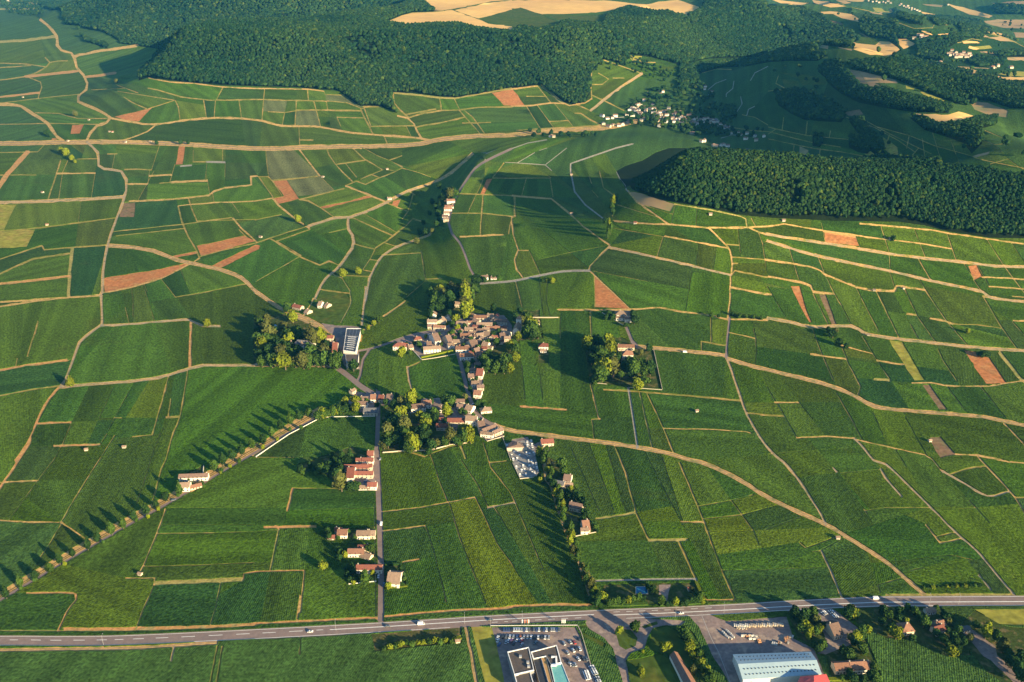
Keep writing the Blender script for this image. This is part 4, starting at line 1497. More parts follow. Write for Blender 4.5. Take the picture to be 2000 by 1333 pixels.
clump('''D1 540,690,22,d 560,730,22,d 630,740,14,m 710,700,16,m 760,740,16,m 905,690,14,m 640,850,20,d 685,870,20,y 620,830,20,d 880,830,26,m 640,890,18,d 700,980,26,d 740,990,26,d,C 830,1050,36,m,T 860,1060,24,d 760,1060,24,d 720,1060,22,d 745,1085,16,y 890,1010,16,y 520,960,26,y 1010,1110,22,y 1000,1010,18,d 1110,980,22,d,C 1125,1030,18,d 1135,1060,16,m 1120,1100,14,d 900,800,14,d 700,1020,24,d 655,700,14,d 590,730,10,m''', 'in the roadside villa gardens', 'trees of the villa gardens')
clump('''C1 640,1020,14,d D0 1690,230,16,d 1460,330,14,d 1550,325,12,d 1445,300,10,d 1560,345,10,m''', 'beside the lone house on the avenue', 'trees round the lone house')
clump('''C1 1500,285,18,m 1540,310,20,y 1600,300,16,d 1500,350,20,m 1560,350,16,d 1640,400,18,d 1730,310,14,d 1520,395,16,d 1590,450,14,m 1660,500,14,d 1700,465,18,m 1740,430,18,d 1780,420,16,m 1820,360,20,d 1845,420,24,m 1860,340,18,d 1830,290,14,d 1780,500,22,m 1250,440,18,m 1210,430,14,d 1280,480,16,m 1300,380,12,y 1150,440,14,d 1180,500,14,m 1420,440,12,m 1400,360,12,d 1630,600,18,m 1660,570,16,d 1660,720,14,m 1640,780,16,d 1720,880,18,m 1750,900,14,d 1690,700,12,d 1500,900,16,d 1490,960,16,m 1600,960,16,d 1450,1030,18,d 1340,870,20,d 1160,930,26,d 1250,860,18,m 990,880,18,d 1050,890,20,d 930,900,14,d 850,870,14,m 790,860,18,d 770,940,18,m 1080,830,16,d''', 'between the village houses', 'trees between the houses')
# double row down the south drive
av = pts_of('D2', '232,85 255,150 280,215 300,285 330,335 350,400 370,470 385,520 405,580 430,650 470,760 500,830 520,890 545,960 570,1020 590,1070 620,1110 630,1170 625,1215')
d_av = dense(av, 14)
for i, (a, b) in enumerate(d_av):
    j = random.uniform(-1.5, 1.5)
    plant(a - 5 + j, b + random.uniform(-2, 2), random.uniform(4.6, 6.6), random.choice('mmdyo'), random.choice(['tall', 'round', 'tall']), 'along the south drive', 'trees along the south drive')
    if i % 5 != 3: plant(a + 5 + j, b + 6 + random.uniform(-2, 2), random.uniform(4.2, 6.0), random.choice('mmdyo'), 'tall', 'along the south drive', 'trees along the south drive')
clump('''D2 375,170,34,m 400,235,28,m 420,390,20,d 440,420,24,d 520,430,34,d 560,480,30,d 570,560,28,d 540,610,24,d 620,640,22,d 640,665,20,m 450,360,14,y 215,300,18,y 210,270,14,d 270,60,14,m 550,550,26,d 480,395,18,d 655,690,12,d''', 'behind the drive row by the small villas', 'garden trees beside the drive')
clump('''E3 40,110,40,m 110,200,50,y 60,240,44,m 200,290,40,m 260,270,36,m 320,260,38,m 380,280,34,m 450,260,40,y 520,240,42,m 580,230,40,m 640,240,36,d 880,250,42,m,T 900,290,30,m 1070,280,38,y,T 1010,300,30,d 960,310,28,d 1140,310,28,d 1200,290,36,d 1260,260,38,d 1320,250,40,d 1380,240,40,m 1400,180,34,m 770,130,40,d 700,80,30,d 690,30,26,d 1340,200,34,d 1280,120,24,o 1420,280,24,y''', 'in the hedged roadside plot', 'trees of the hedged plot')
clump('''E3 330,650,40,y 300,680,24,m 550,610,50,m 500,590,36,d 920,860,60,y 1190,680,56,m 1180,740,46,d 1230,720,40,m 1260,860,64,y 1310,850,44,m 1330,900,42,m 1290,970,40,y 1360,960,44,m 1390,1080,52,y 1430,1060,40,d 1290,1170,42,o 1420,1160,46,m 1470,1150,40,y 1500,1210,44,m 1470,1280,46,d 1540,1290,44,m 1150,640,36,d 620,1200,46,y 600,1140,36,m 610,1240,24,o 640,930,18,y''', 'round the turning loop', 'trees round the turning loop')
clump('''E4 1160,430,56,d 1280,440,60,d 1230,490,50,d 1390,420,56,m 1420,510,54,o 1280,590,56,y 1330,650,50,y 1250,630,46,m 1470,640,44,y 1430,670,40,m 1330,720,36,y 1530,580,40,d 1500,850,54,m 1460,880,40,d 1400,830,36,d 1860,420,60,d 1920,400,50,y 1940,450,44,m 1960,720,60,y 1900,760,44,o 1850,960,60,m 1880,1000,50,m 1780,900,40,d 1820,1150,24,m 1870,1250,36,m''', 'between the stone yard and the car park', 'trees behind the stone yard')
clump('''E5 330,310,44,y 360,340,30,m 310,270,28,m 430,480,36,m 480,480,30,y 690,340,34,m 640,300,36,d 620,270,28,d 780,300,36,d 800,360,30,d 850,390,24,y 760,520,50,y 870,260,28,m 930,300,34,m 960,320,24,d 1030,400,36,m,T 1050,430,30,m 980,370,30,d 1140,270,24,m 1250,360,40,d 1220,330,30,d 1260,400,30,o 1150,510,34,d 1220,570,34,m 1270,630,34,m 1290,690,44,y 1310,540,34,d 1340,600,40,d 1360,670,36,d 1370,490,34,m 1250,480,26,d 1480,560,30,o 1540,440,30,d 1640,500,44,y,T 1660,460,30,o 1740,530,40,m,T 1800,630,46,o,T 1830,680,36,m 1860,720,34,m 1900,790,50,d 1950,870,56,d 2000,940,60,d 1980,760,50,d 1420,600,30,d 910,560,30,d 620,400,30,d 700,470,34,d 340,600,34,d 420,650,40,m 450,690,30,m 290,740,40,m 540,850,40,m 500,930,40,d 330,960,36,d 560,960,40,m 430,970,34,d 300,900,30,d 230,950,24,m''', 'in the lower right plots', 'trees of the lower right plots')
# hillside, lane and field trees
clump('''B2 795,530,20,m 775,560,18,y,T 765,600,18,m,T 770,640,18,d,T 715,705,18,d''', 'in the hedge below the wooded hill', 'hedge trees below the hill')
clump('''B2 745,735,13,y,P 755,770,13,m,P 735,800,13,m,P 740,765,12,y,P''', 'in the poplar group beside the shaded lane', 'poplars at the track fork')
clump('''B1 1445,520,28,d 1490,505,28,o 1415,570,20,d 1520,505,24,m 1390,650,22,d 1350,560,16,d 1330,650,14,d 1400,700,12,d 1300,790,18,d 1230,860,18,o 1280,720,14,d 1410,540,20,d 1375,600,16,d 1400,440,16,d 1250,790,16,d 1350,785,14,o 1380,730,18,d''', 'below the hillside houses on the bend', 'trees below the hillside houses')
clump('''B1 320,690,22,y 380,735,12,d 660,1110,24,y 785,1090,20,y 1750,1160,16,d 1820,1140,12,m 1850,1140,12,d 1720,1150,14,d B2 270,1165,14,y 310,1165,18,y 345,1160,12,m 250,1170,10,d 240,1165,12,m''', 'alone at a field track bend', 'solitary field trees')
clump('''C0 535,730,26,y 1580,278,24,y A0 575,865,16,o 365,1010,14,d 385,1030,14,d 345,1015,12,d 500,1160,22,y 470,1150,18,y 545,1205,16,y 575,1235,10,y 1380,1085,14,d 1440,1088,12,d 1200,1092,12,d 890,620,12,o 600,210,10,d C2 1530,215,14,m 1580,222,12,d 1690,205,12,d 1740,222,14,m 1790,225,12,m 1850,230,12,m 1910,238,12,m C3 1645,515,20,d 1670,512,18,d 1620,512,14,d 1690,515,12,d 1530,335,16,y 470,330,20,d 500,360,24,d 550,420,24,d 600,450,18,d 520,330,16,o B3 960,842,16,d A0 110,40,12,d 20,20,16,d''', 'standing alone among the vineyards', 'lone vineyard trees')
clump(' '.join(f'D3 {x},{y},{r},{c},B' for x, y, r, c in zip(range(1190, 1650, 36), [1125, 1122, 1122, 1120, 1119, 1117, 1116, 1115, 1113, 1112, 1110, 1108, 1107], [14, 12, 16, 11, 12, 13, 15, 17, 14, 16, 12, 14, 17], 'mdymdydydydmd')), 'in the row above the road verge', 'row of bushes in the vines', 'bush')
clump(' '.join(f'E1 {x},{y},{r},{c},B' for x, y, r, c in zip(range(1000, 1580, 44), [540, 520, 515, 500, 490, 495, 485, 480, 485, 470, 480, 470, 475, 465], [20, 26, 22, 28, 22, 26, 20, 24, 22, 26, 24, 20, 22, 26], 'mymymmyymymymy')), 'in the scrub strip below the main road', 'bushes in the scrub strip', 'bush')
# the avenue
av2 = pts_of('D0', '40,1190 150,1112 262,1050 378,995 455,935 555,880 668,822 745,762 850,705 938,655 1022,602 1112,548 1188,503 1265,445 1372,400 1640,212 1705,172 1780,130 1850,92 1925,50 C1 55,1185 120,1130 190,1085 255,1040 330,1010 400,975')
for (a, b) in av2: plant(a + random.uniform(-.8, .8), b - 5, random.uniform(5.4, 6.6), random.choice('ddm'), 'tall', 'in the row along the diagonal avenue', 'avenue trees')
av3 = pts_of('D0', '55,1175 160,1130 265,1065 495,942 790,778 950,658 1042,608 1132,582 1212,522 1362,415 1690,240 1760,195 1830,155 C1 50,1225 165,1165 260,1090 345,1075')
for (a, b) in av3: plant(a, b, random.uniform(2.8, 3.8), random.choice('my'), 'round', 'beside the avenue carriageway', 'small avenue trees')
for i in range(10):
    a, b = tp('C1', 470 + i * 22, 985 - i * 5); plant(a, b, random.uniform(4.5, 7), random.choice('dmy'), 'round', 'at the top of the avenue', 'trees at the avenue top')

# build them; beyond three hundred round ones the smallest in view stay together as one object
for tr in TREES: tr['pix'] = tr['r'] / math.hypot(tr['y'], CAM_H)
rnd = sorted([tr for tr in TREES if tr['shape'] == 'round'], key=lambda q: -q['pix'])
small = {id(tr) for tr in rnd[296:]}
bywhere = {}
for tr in TREES:
    if id(tr) not in small: bywhere.setdefault((tr['where'], tr['tone'], tr['shape']), []).append(tr)
nt_ = 0
for (where, tone, shape), L in bywhere.items():
    L.sort(key=lambda q: q['px'])
    labs = ord_labels(len(L), f'{TONE[tone]} {SHP[shape]}', where)
    for tr, lab in zip(L, labs):
        nt_ += 1
        i = nt_ % 4
        s = tr['r']; r_ = random.uniform(0, 6.28); hs = random.uniform(0.9, 1.15)
        if shape == 'bush':
            o = bpy.data.objects.new('bush', crown(shape, tone, i))
            o.location = (tr['x'], tr['y'], tr['z'] - 0.1); o.scale = (s, s, s * hs); o.rotation_euler[2] = r_
            tag(link(o), lab, 'bush', tr['group'])
            continue
        root = bpy.data.objects.new(KND[shape], None); root.empty_display_size = 1
        root.location = (tr['x'], tr['y'], tr['z']); tag(link(root), lab, 'tree', tr['group'])
        tk = bpy.data.objects.new('trunk', TRUNKS[i % 3]); link(tk, root); k_ = s * 0.9; tk.scale = (k_, k_, k_ * 1.1)
        cr = bpy.data.objects.new('crown', crown(shape, tone, i)); link(cr, root)
        cr.location = (0, 0, s * tr['leg']); cr.scale = (s, s, s * hs); cr.rotation_euler[2] = r_
ALLV, ALLF, ALLM = [], [], []; o_ = 0; TK = list(LM)
for tr in rnd[296:]:
    me = crown('round', tr['tone'], 1)
    co = np.zeros(len(me.vertices) * 3); me.vertices.foreach_get('co', co); co = co.reshape(-1, 3)
    a_ = random.uniform(0, 6.28); ca, sa = math.cos(a_), math.sin(a_); s = tr['r']
    P = np.stack([co[:, 0] * ca - co[:, 1] * sa, co[:, 0] * sa + co[:, 1] * ca, co[:, 2] + 0.3], 1) * s + np.array([tr['x'], tr['y'], tr['z']])
    ALLV.append(P); ALLF += [tuple(i + o_ for i in p.vertices) for p in me.polygons]; ALLM += [TK.index(tr['tone'])] * len(me.polygons); o_ += len(P)
if ALLV:
    me = np_mesh('small_trees', np.concatenate(ALLV), ALLF, [LM[k] for k in TK], ALLM)
    tag(link(bpy.data.objects.new('small_trees', me)), 'smaller trees filling the gardens and field corners', 'trees', kind='stuff')
print('trees', nt_)

# ------------------------------------------------------------------ the woods: one canopy of many crowns
def wood_points():
    pts = []
    k0 = sum(len(l[0]) for l in loops[:len(lines) + len(areas)])
    for wi, wp in enumerate(woods):
        n = len(loops[len(lines) + len(areas) + wi][0])
        poly = W3[k0:k0 + n, :2]; k0 += n
        lo = poly.min(0); hi = poly.max(0)
        yy = max(lo[1], 300)
        while yy < min(hi[1], 9000):
            sp = max(4.8, 0.0030 * yy)
            xs = np.arange(lo[0], hi[0], sp)
            X = xs + rng.uniform(-0.42, 0.42, len(xs)) * sp; Y = yy + rng.uniform(-0.42, 0.42, len(xs)) * sp
            m = in_poly(X, Y, poly.tolist())
            if wi == 3: m &= Y < 1640
            if m.any(): pts.append(np.column_stack([X[m], Y[m], np.full(m.sum(), sp)]))
            yy += sp * 0.9
    return np.concatenate(pts)
WP = wood_points()
# trees standing loosely between the far houses and along the far hedges
ex = []
for tile, outl, sp_, keep in (('A2', '880,820 960,770 1040,700 1200,680 1290,600 1480,640 1560,760 1700,820 1680,960 1600,1010 1400,1050 1180,1000 960,1000 880,930', 10, 0.2), ('A2', '1180,960 1700,960 1960,1010 1960,1080 1760,1070 1500,1040 1300,1040', 14, 0.3), ('A2', '130,1020 400,1030 650,1040 640,1060 160,1060', 12, 0.3),
                              ('A3', '0,100 1960,100 1960,1250 900,1250 0,900', 34, 0.34), ('A0', '0,0 320,0 330,130 60,100', 22, 0.5), ('A2', '600,460 900,430 1060,480 1260,560 1200,640 1000,600 860,520 620,560', 14, 0.35)):
    P = np.array(pts_of(tile, outl)); Wp = ground(P[:, 0], P[:, 1])[:, :2]
    lo = Wp.min(0); hi = Wp.max(0)
    X, Y = np.meshgrid(np.arange(lo[0], hi[0], sp_), np.arange(lo[1], hi[1], sp_))
    X = X.ravel() + rng.uniform(-.5, .5, X.size) * sp_; Y = Y.ravel() + rng.uniform(-.5, .5, Y.size) * sp_
    m = in_poly(X, Y, Wp.tolist()) & (rng.random(X.size) < keep)
    if sp_ == 34: m &= vnoise(X, Y, 90, 77) > 0.12
    ex.append(np.column_stack([X[m], Y[m], np.full(m.sum(), 8.5)]))
WP = np.concatenate([WP] + ex)
px_, py_ = proj(WP[:, 0], WP[:, 1], height(WP[:, 0], WP[:, 1]))
WP = WP[(px_ > -650) & (px_ < 2650) & (py_ > -120)]
# glades and rides: leave a few gaps
gap = vnoise(WP[:, 0], WP[:, 1], 38, 21)
WP = WP[(gap < 0.62) | (rng.random(len(WP)) < 0.4)]
print('wood trees', len(WP))
def canopy(name, pts, ic):
    v, f = ic; n = len(pts); nv = len(v)
    sp = pts[:, 2]
    big_ = 1 + 0.35 * vnoise(pts[:, 0], pts[:, 1], 60, 31)
    r = sp * 0.66 * rng.uniform(0.78, 1.32, n) * big_; hgt_ = (10.0 + sp * 0.35) * rng.uniform(0.88, 1.12, n) * (1 + 0.2 * vnoise(pts[:, 0], pts[:, 1], 140, 33))
    rz = np.minimum(hgt_ * 0.46, r * 1.05)
    jit = rng.uniform(0.72, 1.22, (n, nv, 1))
    P = v[None] * jit
    P = P * np.stack([r * rng.uniform(.85, 1.15, n), r, rz], 1)[:, None, :]
    # narrower at the foot
    cz = height(pts[:, 0], pts[:, 1]) + hgt_ - rz * 0.95
    P += np.stack([pts[:, 0], pts[:, 1], cz], 1)[:, None, :]
    F = (f[None] + (np.arange(n) * nv)[:, None, None]).reshape(-1, 3)
    me = np_mesh(name, P.reshape(-1, 3), F, [FORM], None, False)
    tw = np.clip(0.5 + 0.5 * vnoise(pts[:, 0], pts[:, 1], 210, 41) + rng.normal(0, 0.28, n), 0, 1)
    c1 = np.array([0.008, 0.027, 0.010]); c2 = np.array([0.022, 0.048, 0.012])
    c = c1 + (c2 - c1) * tw[:, None]
    warm = rng.random(n) < 0.10
    c[warm] = c[warm] * np.array([2.2, 1.5, 1.0]); c *= rng.lognormal(0, 0.18, (n, 1))
    cols = np.repeat(np.column_stack([c, np.ones(n)]), nv, 0)
    a = me.attributes.new('tint', 'FLOAT_COLOR', 'POINT'); a.data.foreach_set('color', cols.astype(np.float32).ravel())
    return tag(link(bpy.data.objects.new(name, me)), 'dense dark green broadleaf wood on the near right hill' if name == 'hill_wood' else 'far broadleaf woods over the distant hills and valley', 'wood', kind='stuff')
t = NT('wood_foliage'); p = t.pos()
col = t.scale(t.attr('tint'), t.ramp(t.noise(p, 0.35, 3, 0.7), 0.3, 0.7, 0.6, 1.4))
t.color(col); t.b.inputs['Roughness'].default_value = 0.7; t.bump(t.noise(p, 0.55, 3, 0.7), 1.2)
FORM = t.m
near = WP[:, 1] < 2050
canopy('hill_wood', WP[near], ICO1)
canopy('far_wood', WP[~near], ICO0 if (~near).sum() > 40000 else ICO1)
# ------------------------------------------------------------------ building materials
def plain(name, c, rough=0.8, var=0.15, scale=0.6, c2=None, spec=0.2, metal=0.0):
    t = NT(name); p = t.obj()
    col = t.mix(t.ramp(t.noise(p, scale, 3, 0.6), 0.3, 0.7), C4(*c), C4(*(c2 or [q * 0.85 for q in c])))
    col = t.scale(col, t.ramp(t.noise(p, scale * 5, 2), 0.2, 0.8, 1 - var, 1 + var))
    t.color(col); t.b.inputs['Roughness'].default_value = rough
    t.b.inputs['Specular IOR Level'].default_value = spec; t.b.inputs['Metallic'].default_value = metal
    return t.m
def tile_mat(name, c, c2):
    t = NT(name); p = t.obj()
    w_ = t.n('ShaderNodeTexWave', wave_type='BANDS', bands_direction='X'); t.set(w_.inputs['Vector'], p)
    w_.inputs['Scale'].default_value = 0.9; w_.inputs['Distortion'].default_value = 0.6
    col = t.mix(t.ramp(t.noise(p, 0.45, 4, 0.7), 0.3, 0.7), C4(*c), C4(*c2))
    col = t.scale(col, t.ramp(t.noise(p, 2.2, 2), 0.2, 0.8, 0.72, 1.28))
    oi = t.n('ShaderNodeObjectInfo').outputs['Random']
    col = t.scale(col, t.ramp(oi, 0, 1, 0.78, 1.2))
    t.color(col); t.b.inputs['Roughness'].default_value = 0.85
    t.bump(w_.outputs[1], 0.08)
    return t.m
RM = {'red': tile_mat('red_tiles', (0.235, 0.085, 0.06), (0.18, 0.075, 0.058)),
      'orange': tile_mat('orange_tiles', (0.265, 0.138, 0.09), (0.215, 0.115, 0.08)),
      'brown': tile_mat('brown_tiles', (0.22, 0.145, 0.11), (0.165, 0.11, 0.09)),
      'tan': tile_mat('tan_tiles', (0.29, 0.20, 0.14), (0.22, 0.155, 0.115)),
      'grey': tile_mat('slate_roof', (0.15, 0.145, 0.15), (0.11, 0.11, 0.12))}
WM = {'white': plain('white_render', (0.68, 0.64, 0.56), c2=(0.58, 0.54, 0.46)), 'cream': plain('cream_render', (0.50, 0.43, 0.32), c2=(0.42, 0.36, 0.27)),
      'stone': plain('pale_stone', (0.46, 0.40, 0.31), c2=(0.37, 0.32, 0.25))}
GLASS = plain('window_glass', (0.03, 0.04, 0.05), 0.15, 0.1, 1.0, None, 0.6)
DOORM = plain('painted_door', (0.16, 0.10, 0.06), 0.6)
WHITE = plain('white_paint', (0.8, 0.79, 0.76), 0.5)
DARKM = plain('dark_panel', (0.045, 0.045, 0.05), 0.4, 0.2)
METAL = plain('grey_metal', (0.32, 0.33, 0.34), 0.45, 0.1, 0.6, None, 0.4)

def box(x0, x1, y0, y1, z0, z1):
    v = [(x0, y0, z0), (x1, y0, z0), (x1, y1, z0), (x0, y1, z0), (x0, y0, z1), (x1, y0, z1), (x1, y1, z1), (x0, y1, z1)]
    f = [(0, 3, 2, 1), (4, 5, 6, 7), (0, 1, 5, 4), (1, 2, 6, 5), (2, 3, 7, 6), (3, 0, 4, 7)]
    return v, f

def part(name, vf, mat, parent, loc=(0, 0, 0)):
    o = bpy.data.objects.new(name, np_mesh(name, vf[0], vf[1], [mat])); o.location = loc
    return link(o, parent)

def roof_vf(L, W, h, pitch, hip):
    ov = 0.45; th = 0.28
    a, b = L / 2 + ov, W / 2 + ov; rh = b * pitch
    e = L / 2 + ov - (b if hip else 0); e = max(e, 0.2)
    z = h - ov * pitch * 0.5
    v = [(-a, -b, z), (a, -b, z), (a, b, z), (-a, b, z), (-e, 0, z + rh), (e, 0, z + rh)]
    v += [(x, y, q - th) for x, y, q in v]
    f = [(0, 1, 5, 4), (2, 3, 4, 5), (1, 2, 5), (3, 0, 4)] if hip else [(0, 1, 5, 4), (2, 3, 4, 5)]
    if hip:
        f += [tuple(i + 6 for i in reversed(q)) for q in f[:4]]
        f += [(0, 6, 7, 1), (1, 7, 8, 2), (2, 8, 9, 3), (3, 9, 6, 0)]
    else:
        f += [(10, 11, 7, 6), (11, 10, 9, 8), (0, 6, 7, 1), (2, 8, 9, 3), (1, 7, 11, 5), (5, 11, 8, 2), (3, 9, 10, 4), (4, 10, 6, 0)]
    return v, f

def walls_vf(L, W, h, pitch, hip):
    a, b = L / 2, W / 2; g = (b * pitch) if not hip else 0
    v = [(-a, -b, -0.6), (a, -b, -0.6), (a, b, -0.6), (-a, b, -0.6), (-a, -b, h), (a, -b, h), (a, b, h), (-a, b, h), (-a, 0, h + g - 0.05), (a, 0, h + g - 0.05)]
    f = [(0, 1, 5, 4), (2, 3, 7, 6)]
    if hip: f += [(1, 2, 6, 5), (3, 0, 4, 7)]
    else: f += [(1, 2, 6, 9, 5), (3, 0, 4, 8, 7)]
    return v, f

WIN_ME = {}
def win_mesh(w, h):
    k = (round(w, 1), round(h, 1))
    if k not in WIN_ME:
        v, f = box(-w / 2, w / 2, -0.06, 0.0, -h / 2, h / 2)
        WIN_ME[k] = np_mesh('window', v, f, [GLASS])
    return WIN_ME[k]

HOUSES = []
def house_at(px, py, L, W, yaw, h=5.0, roof='brown', wall='cream', hip=False, where='', group=None, pitch=0.62, name='house', label=None, detail=True):
    x, y, z = ground([px], [py], h * 0.7)[0]
    L *= 0.88; W *= 0.88; h *= 0.92
    HOUSES.append(dict(x=float(x), y=float(y), z=float(z), L=L, W=W, yaw=yaw, h=h, roof=roof, wall=wall, hip=hip, where=where, group=group, pitch=pitch, name=name, px=px, py=py, label=label, detail=detail))

def build_house(q, lab):
    root = bpy.data.objects.new(q['name'], None); root.location = (q['x'], q['y'], q['z']); root.rotation_euler[2] = R(q['yaw'])
    tag(link(root), lab, q['name'].replace('_', ' '), q['group'])
    L, W, h = q['L'], q['W'], q['h']
    part('wall', walls_vf(L, W, h, q['pitch'], q['hip']), WM[q['wall']], root)
    rf = part('roof', roof_vf(L, W, h + 0.03, q['pitch'], q['hip']), RM[q['roof']], root)
    if not q['detail']: return root
    rr = random.Random(int(q['px'] * 31 + q['y']))
    cx = (L / 2 - (W / 2 + 1 if q['hip'] else 1.2)) * rr.choice([-1, 1]); top = h + W / 2 * q['pitch'] + 0.9
    part('chimney', box(cx - .45, cx + .45, -.4 + .9, .4 + .9, h + 0.5, top), WM['stone'], rf)
    n = max(1, int(L / 3.6))
    floors = 2 if h > 4.6 else 1
    for k in range(n):
        for fl in range(floors):
            o = bpy.data.objects.new('window', win_mesh(1.1, 1.5)); link(o, root)
            o.location = (-L / 2 + (k + 0.5) * L / n, -W / 2 - 0.003, 1.7 + fl * 2.7)
    d = bpy.data.objects.new('door', None)
    part('door', box(-L / 2 + L / n - .55, -L / 2 + L / n + .55, -W / 2 - 0.06, -W / 2 - 0.003, 0, 2.2), DOORM, root)
    return root

def village(txt, where, group, tile, wall='cream', h=5.0, name='house'):
    for ln in txt.strip().split('\n'):
        a = ln.split()
        x, y, L, W, yaw = [float(q) for q in a[:5]]
        px, py = tp(tile, x, y)
        kw = dict(roof='brown', wall=wall, hip=False, h=h)
        for f in a[5:]:
            if f in RM: kw['roof'] = f
            elif f in WM: kw['wall'] = f
            elif f == 'hip': kw['hip'] = True
            elif f.startswith('h'): kw['h'] = float(f[1:])
        house_at(px, py, L, W, yaw, where=where, group=group, name=name, **kw)

village('''
1362 215 9 9 90 tan white
1350 270 15 9 0 tan white
1350 305 14 7 0 brown cream
1425 262 10 13 80 tan cream
1405 312 18 7 -8 orange cream
1472 243 6 13 90 tan white
1580 285 18 10 -6 tan cream
1560 135 16 9 -10 tan cream
1660 222 14 8 -50 tan cream
1718 238 20 9 0 orange cream
1795 225 10 8 0 tan cream
1690 265 11 8 -30 brown stone
1750 292 24 8 0 tan cream
1815 322 20 9 0 orange white
1640 330 17 9 6 tan cream
1715 338 11 8 0 brown stone
1765 330 9 8 0 tan cream
1875 268 20 9 -4 brown stone
1600 378 14 10 8 orange cream
1655 362 11 9 0 brown stone
1552 425 16 10 0 tan cream
1610 412 12 8 -20 brown cream
1583 478 20 9 0 orange white
1655 450 10 26 28 brown stone
1690 495 9 14 28 brown stone
1612 532 20 10 8 orange white
1720 375 14 10 20 tan stone
1772 368 9 14 -20 tan cream
1760 450 9 14 -20 tan white
1700 425 10 9 40 brown stone
1915 362 14 11 -25 tan white
1885 378 8 12 10 brown cream
1925 398 9 8 0 tan cream
1530 350 9 8 30 brown stone
1690 380 9 8 10 brown stone
1745 400 9 8 -20 tan stone
1625 465 10 8 20 brown cream
1670 330 9 7 0 orange cream
''', 'in the packed village core', 'houses of the village core', 'C1')
village('''
1468 415 7 26 28 brown stone
1490 450 9 9 20 tan white
1370 400 9 24 28 brown white h6
1348 478 25 9 8 tan white h6.5
1325 445 7 14 10 brown white
1235 402 12 9 20 red cream hip
1105 455 20 12 -4 red white hip h6.5
1180 465 7 10 30 brown cream
''', 'in the walled estate beside the street', 'houses of the walled estate', 'C1')
village('''
1690 568 12 8 0 brown stone
1718 665 9 20 -8 red white
1645 690 8 10 10 brown cream
1680 742 10 9 0 tan white
1700 820 10 12 -10 orange white
1720 772 9 8 0 brown cream
1760 945 14 10 12 tan white hip h4
1695 600 9 8 10 brown stone
1660 640 8 7 0 brown stone
''', 'on the right side of the village street', 'street houses', 'C1')
village('''
900 852 7 13 0 orange white
962 855 7 12 -6 red cream
1025 850 7 13 -6 brown stone
812 900 14 10 0 brown white
880 955 18 12 0 grey stone
830 860 10 8 0 brown stone
740 800 8 6 60 tan cream
1220 925 26 11 14 brown white h6
1305 895 13 11 0 orange white h6
1400 935 10 8 0 brown white
1545 880 18 8 0 brown stone
1580 920 14 8 0 brown stone
1640 935 9 13 -25 tan white
1540 1030 24 10 0 red cream
1410 1022 9 8 0 red cream
1425 1070 14 9 0 red stone
1650 1020 14 12 -6 tan white h8
1720 1060 8 15 20 brown white
1785 1090 22 8 38 brown white
1850 1110 14 7 40 brown stone
1770 1130 16 6 -12 tan white
1575 1080 20 8 -12 brown stone
''', 'round the lower village crossroads', 'houses of the lower village', 'C1')
village('''
322 158 17 10 -28 red cream
400 195 7 13 -34 tan cream h3
497 138 6 14 -14 tan white
550 148 5 14 -30 tan stone h2.5
610 475 7 28 4 red stone
562 392 13 9 0 red cream
575 445 10 12 0 brown stone
''', 'between the château park and the winery', 'farm buildings by the winery', 'C1')
village('''
878 108 7 12 4 red white
858 155 13 8 0 red white
790 155 7 6 0 red cream
852 200 12 7 0 red cream
772 208 28 8 0 red cream
732 255 8 22 0 red white
818 258 24 8 0 red cream
892 345 10 9 0 red white
838 362 12 5 -12 tan cream h3
600 340 4 4 0 brown stone h3
''', 'round the courtyard farm on the street', 'courtyard farm buildings', 'D1')
village('''
665 710 10 11 0 orange white
632 690 7 6 0 red cream
826 718 14 10 0 tan white
880 716 9 9 0 tan cream
578 742 7 6 0 red cream h3
825 825 11 8 0 red cream
768 856 16 9 0 orange white
838 882 14 8 -28 tan cream h3
870 978 25 8 0 red white
1065 1058 12 19 -6 tan white h5.5
''', 'on the straight street to the main road', 'roadside villas', 'D1')
village('''
1485 278 32 8 4 brown white
1412 350 13 10 4 tan white h6
1500 352 12 6 28 orange cream h3
''', 'at the lone white house on the avenue', 'lone avenue house', 'D0')
village('''
240 455 14 11 0 red white hip
240 492 9 5 0 tan white h3
858 212 28 14 -4 tan white hip h6
888 248 10 8 0 brown white
830 240 14 7 0 tan white h4
872 462 24 9 0 orange cream
882 520 16 13 0 orange white hip h8
868 565 12 7 0 tan cream h3
268 1190 15 10 8 red cream
185 275 9 7 30 tan cream
''', 'on the lane east of the village', 'east lane houses', 'C2')
village('''
428 295 8 14 -14 brown white
430 342 10 6 0 tan cream h3
492 505 14 10 -20 brown stone
560 655 7 18 8 orange cream
556 690 8 6 0 tan white
355 330 14 8 -20 grey stone
''', 'below the tree lined south drive', 'villas by the south drive', 'D2')
village('''
1490 560 17 9 14 orange white
1478 605 18 8 8 orange white
1470 622 16 8 4 orange white
1458 655 11 9 8 tan white
1448 682 11 9 0 brown white
1455 700 10 7 0 tan cream
1020 540 9 6 30 tan white h3
1750 1145 12 8 10 brown white
1820 1150 10 7 0 brown white h3
''', 'on the bend of the hillside road', 'hillside lane houses', 'B1', 'white', 6.0)
village('''
1765 1130 15 10 4 orange cream
1960 1120 14 11 4 orange white
1640 640 9 18 18 brown stone
''', 'next to the blue roofed warehouse', 'villas by the warehouse', 'E4')
village('''
415 842 13 10 4 orange white
842 470 11 11 8 orange cream hip
1170 432 8 8 20 orange cream
1080 300 9 6 10 tan white h3
1160 478 10 8 20 red cream
1418 478 9 5 10 grey white h3
''', 'among the trees in the lower right corner', 'villas of the lower right corner', 'E5')
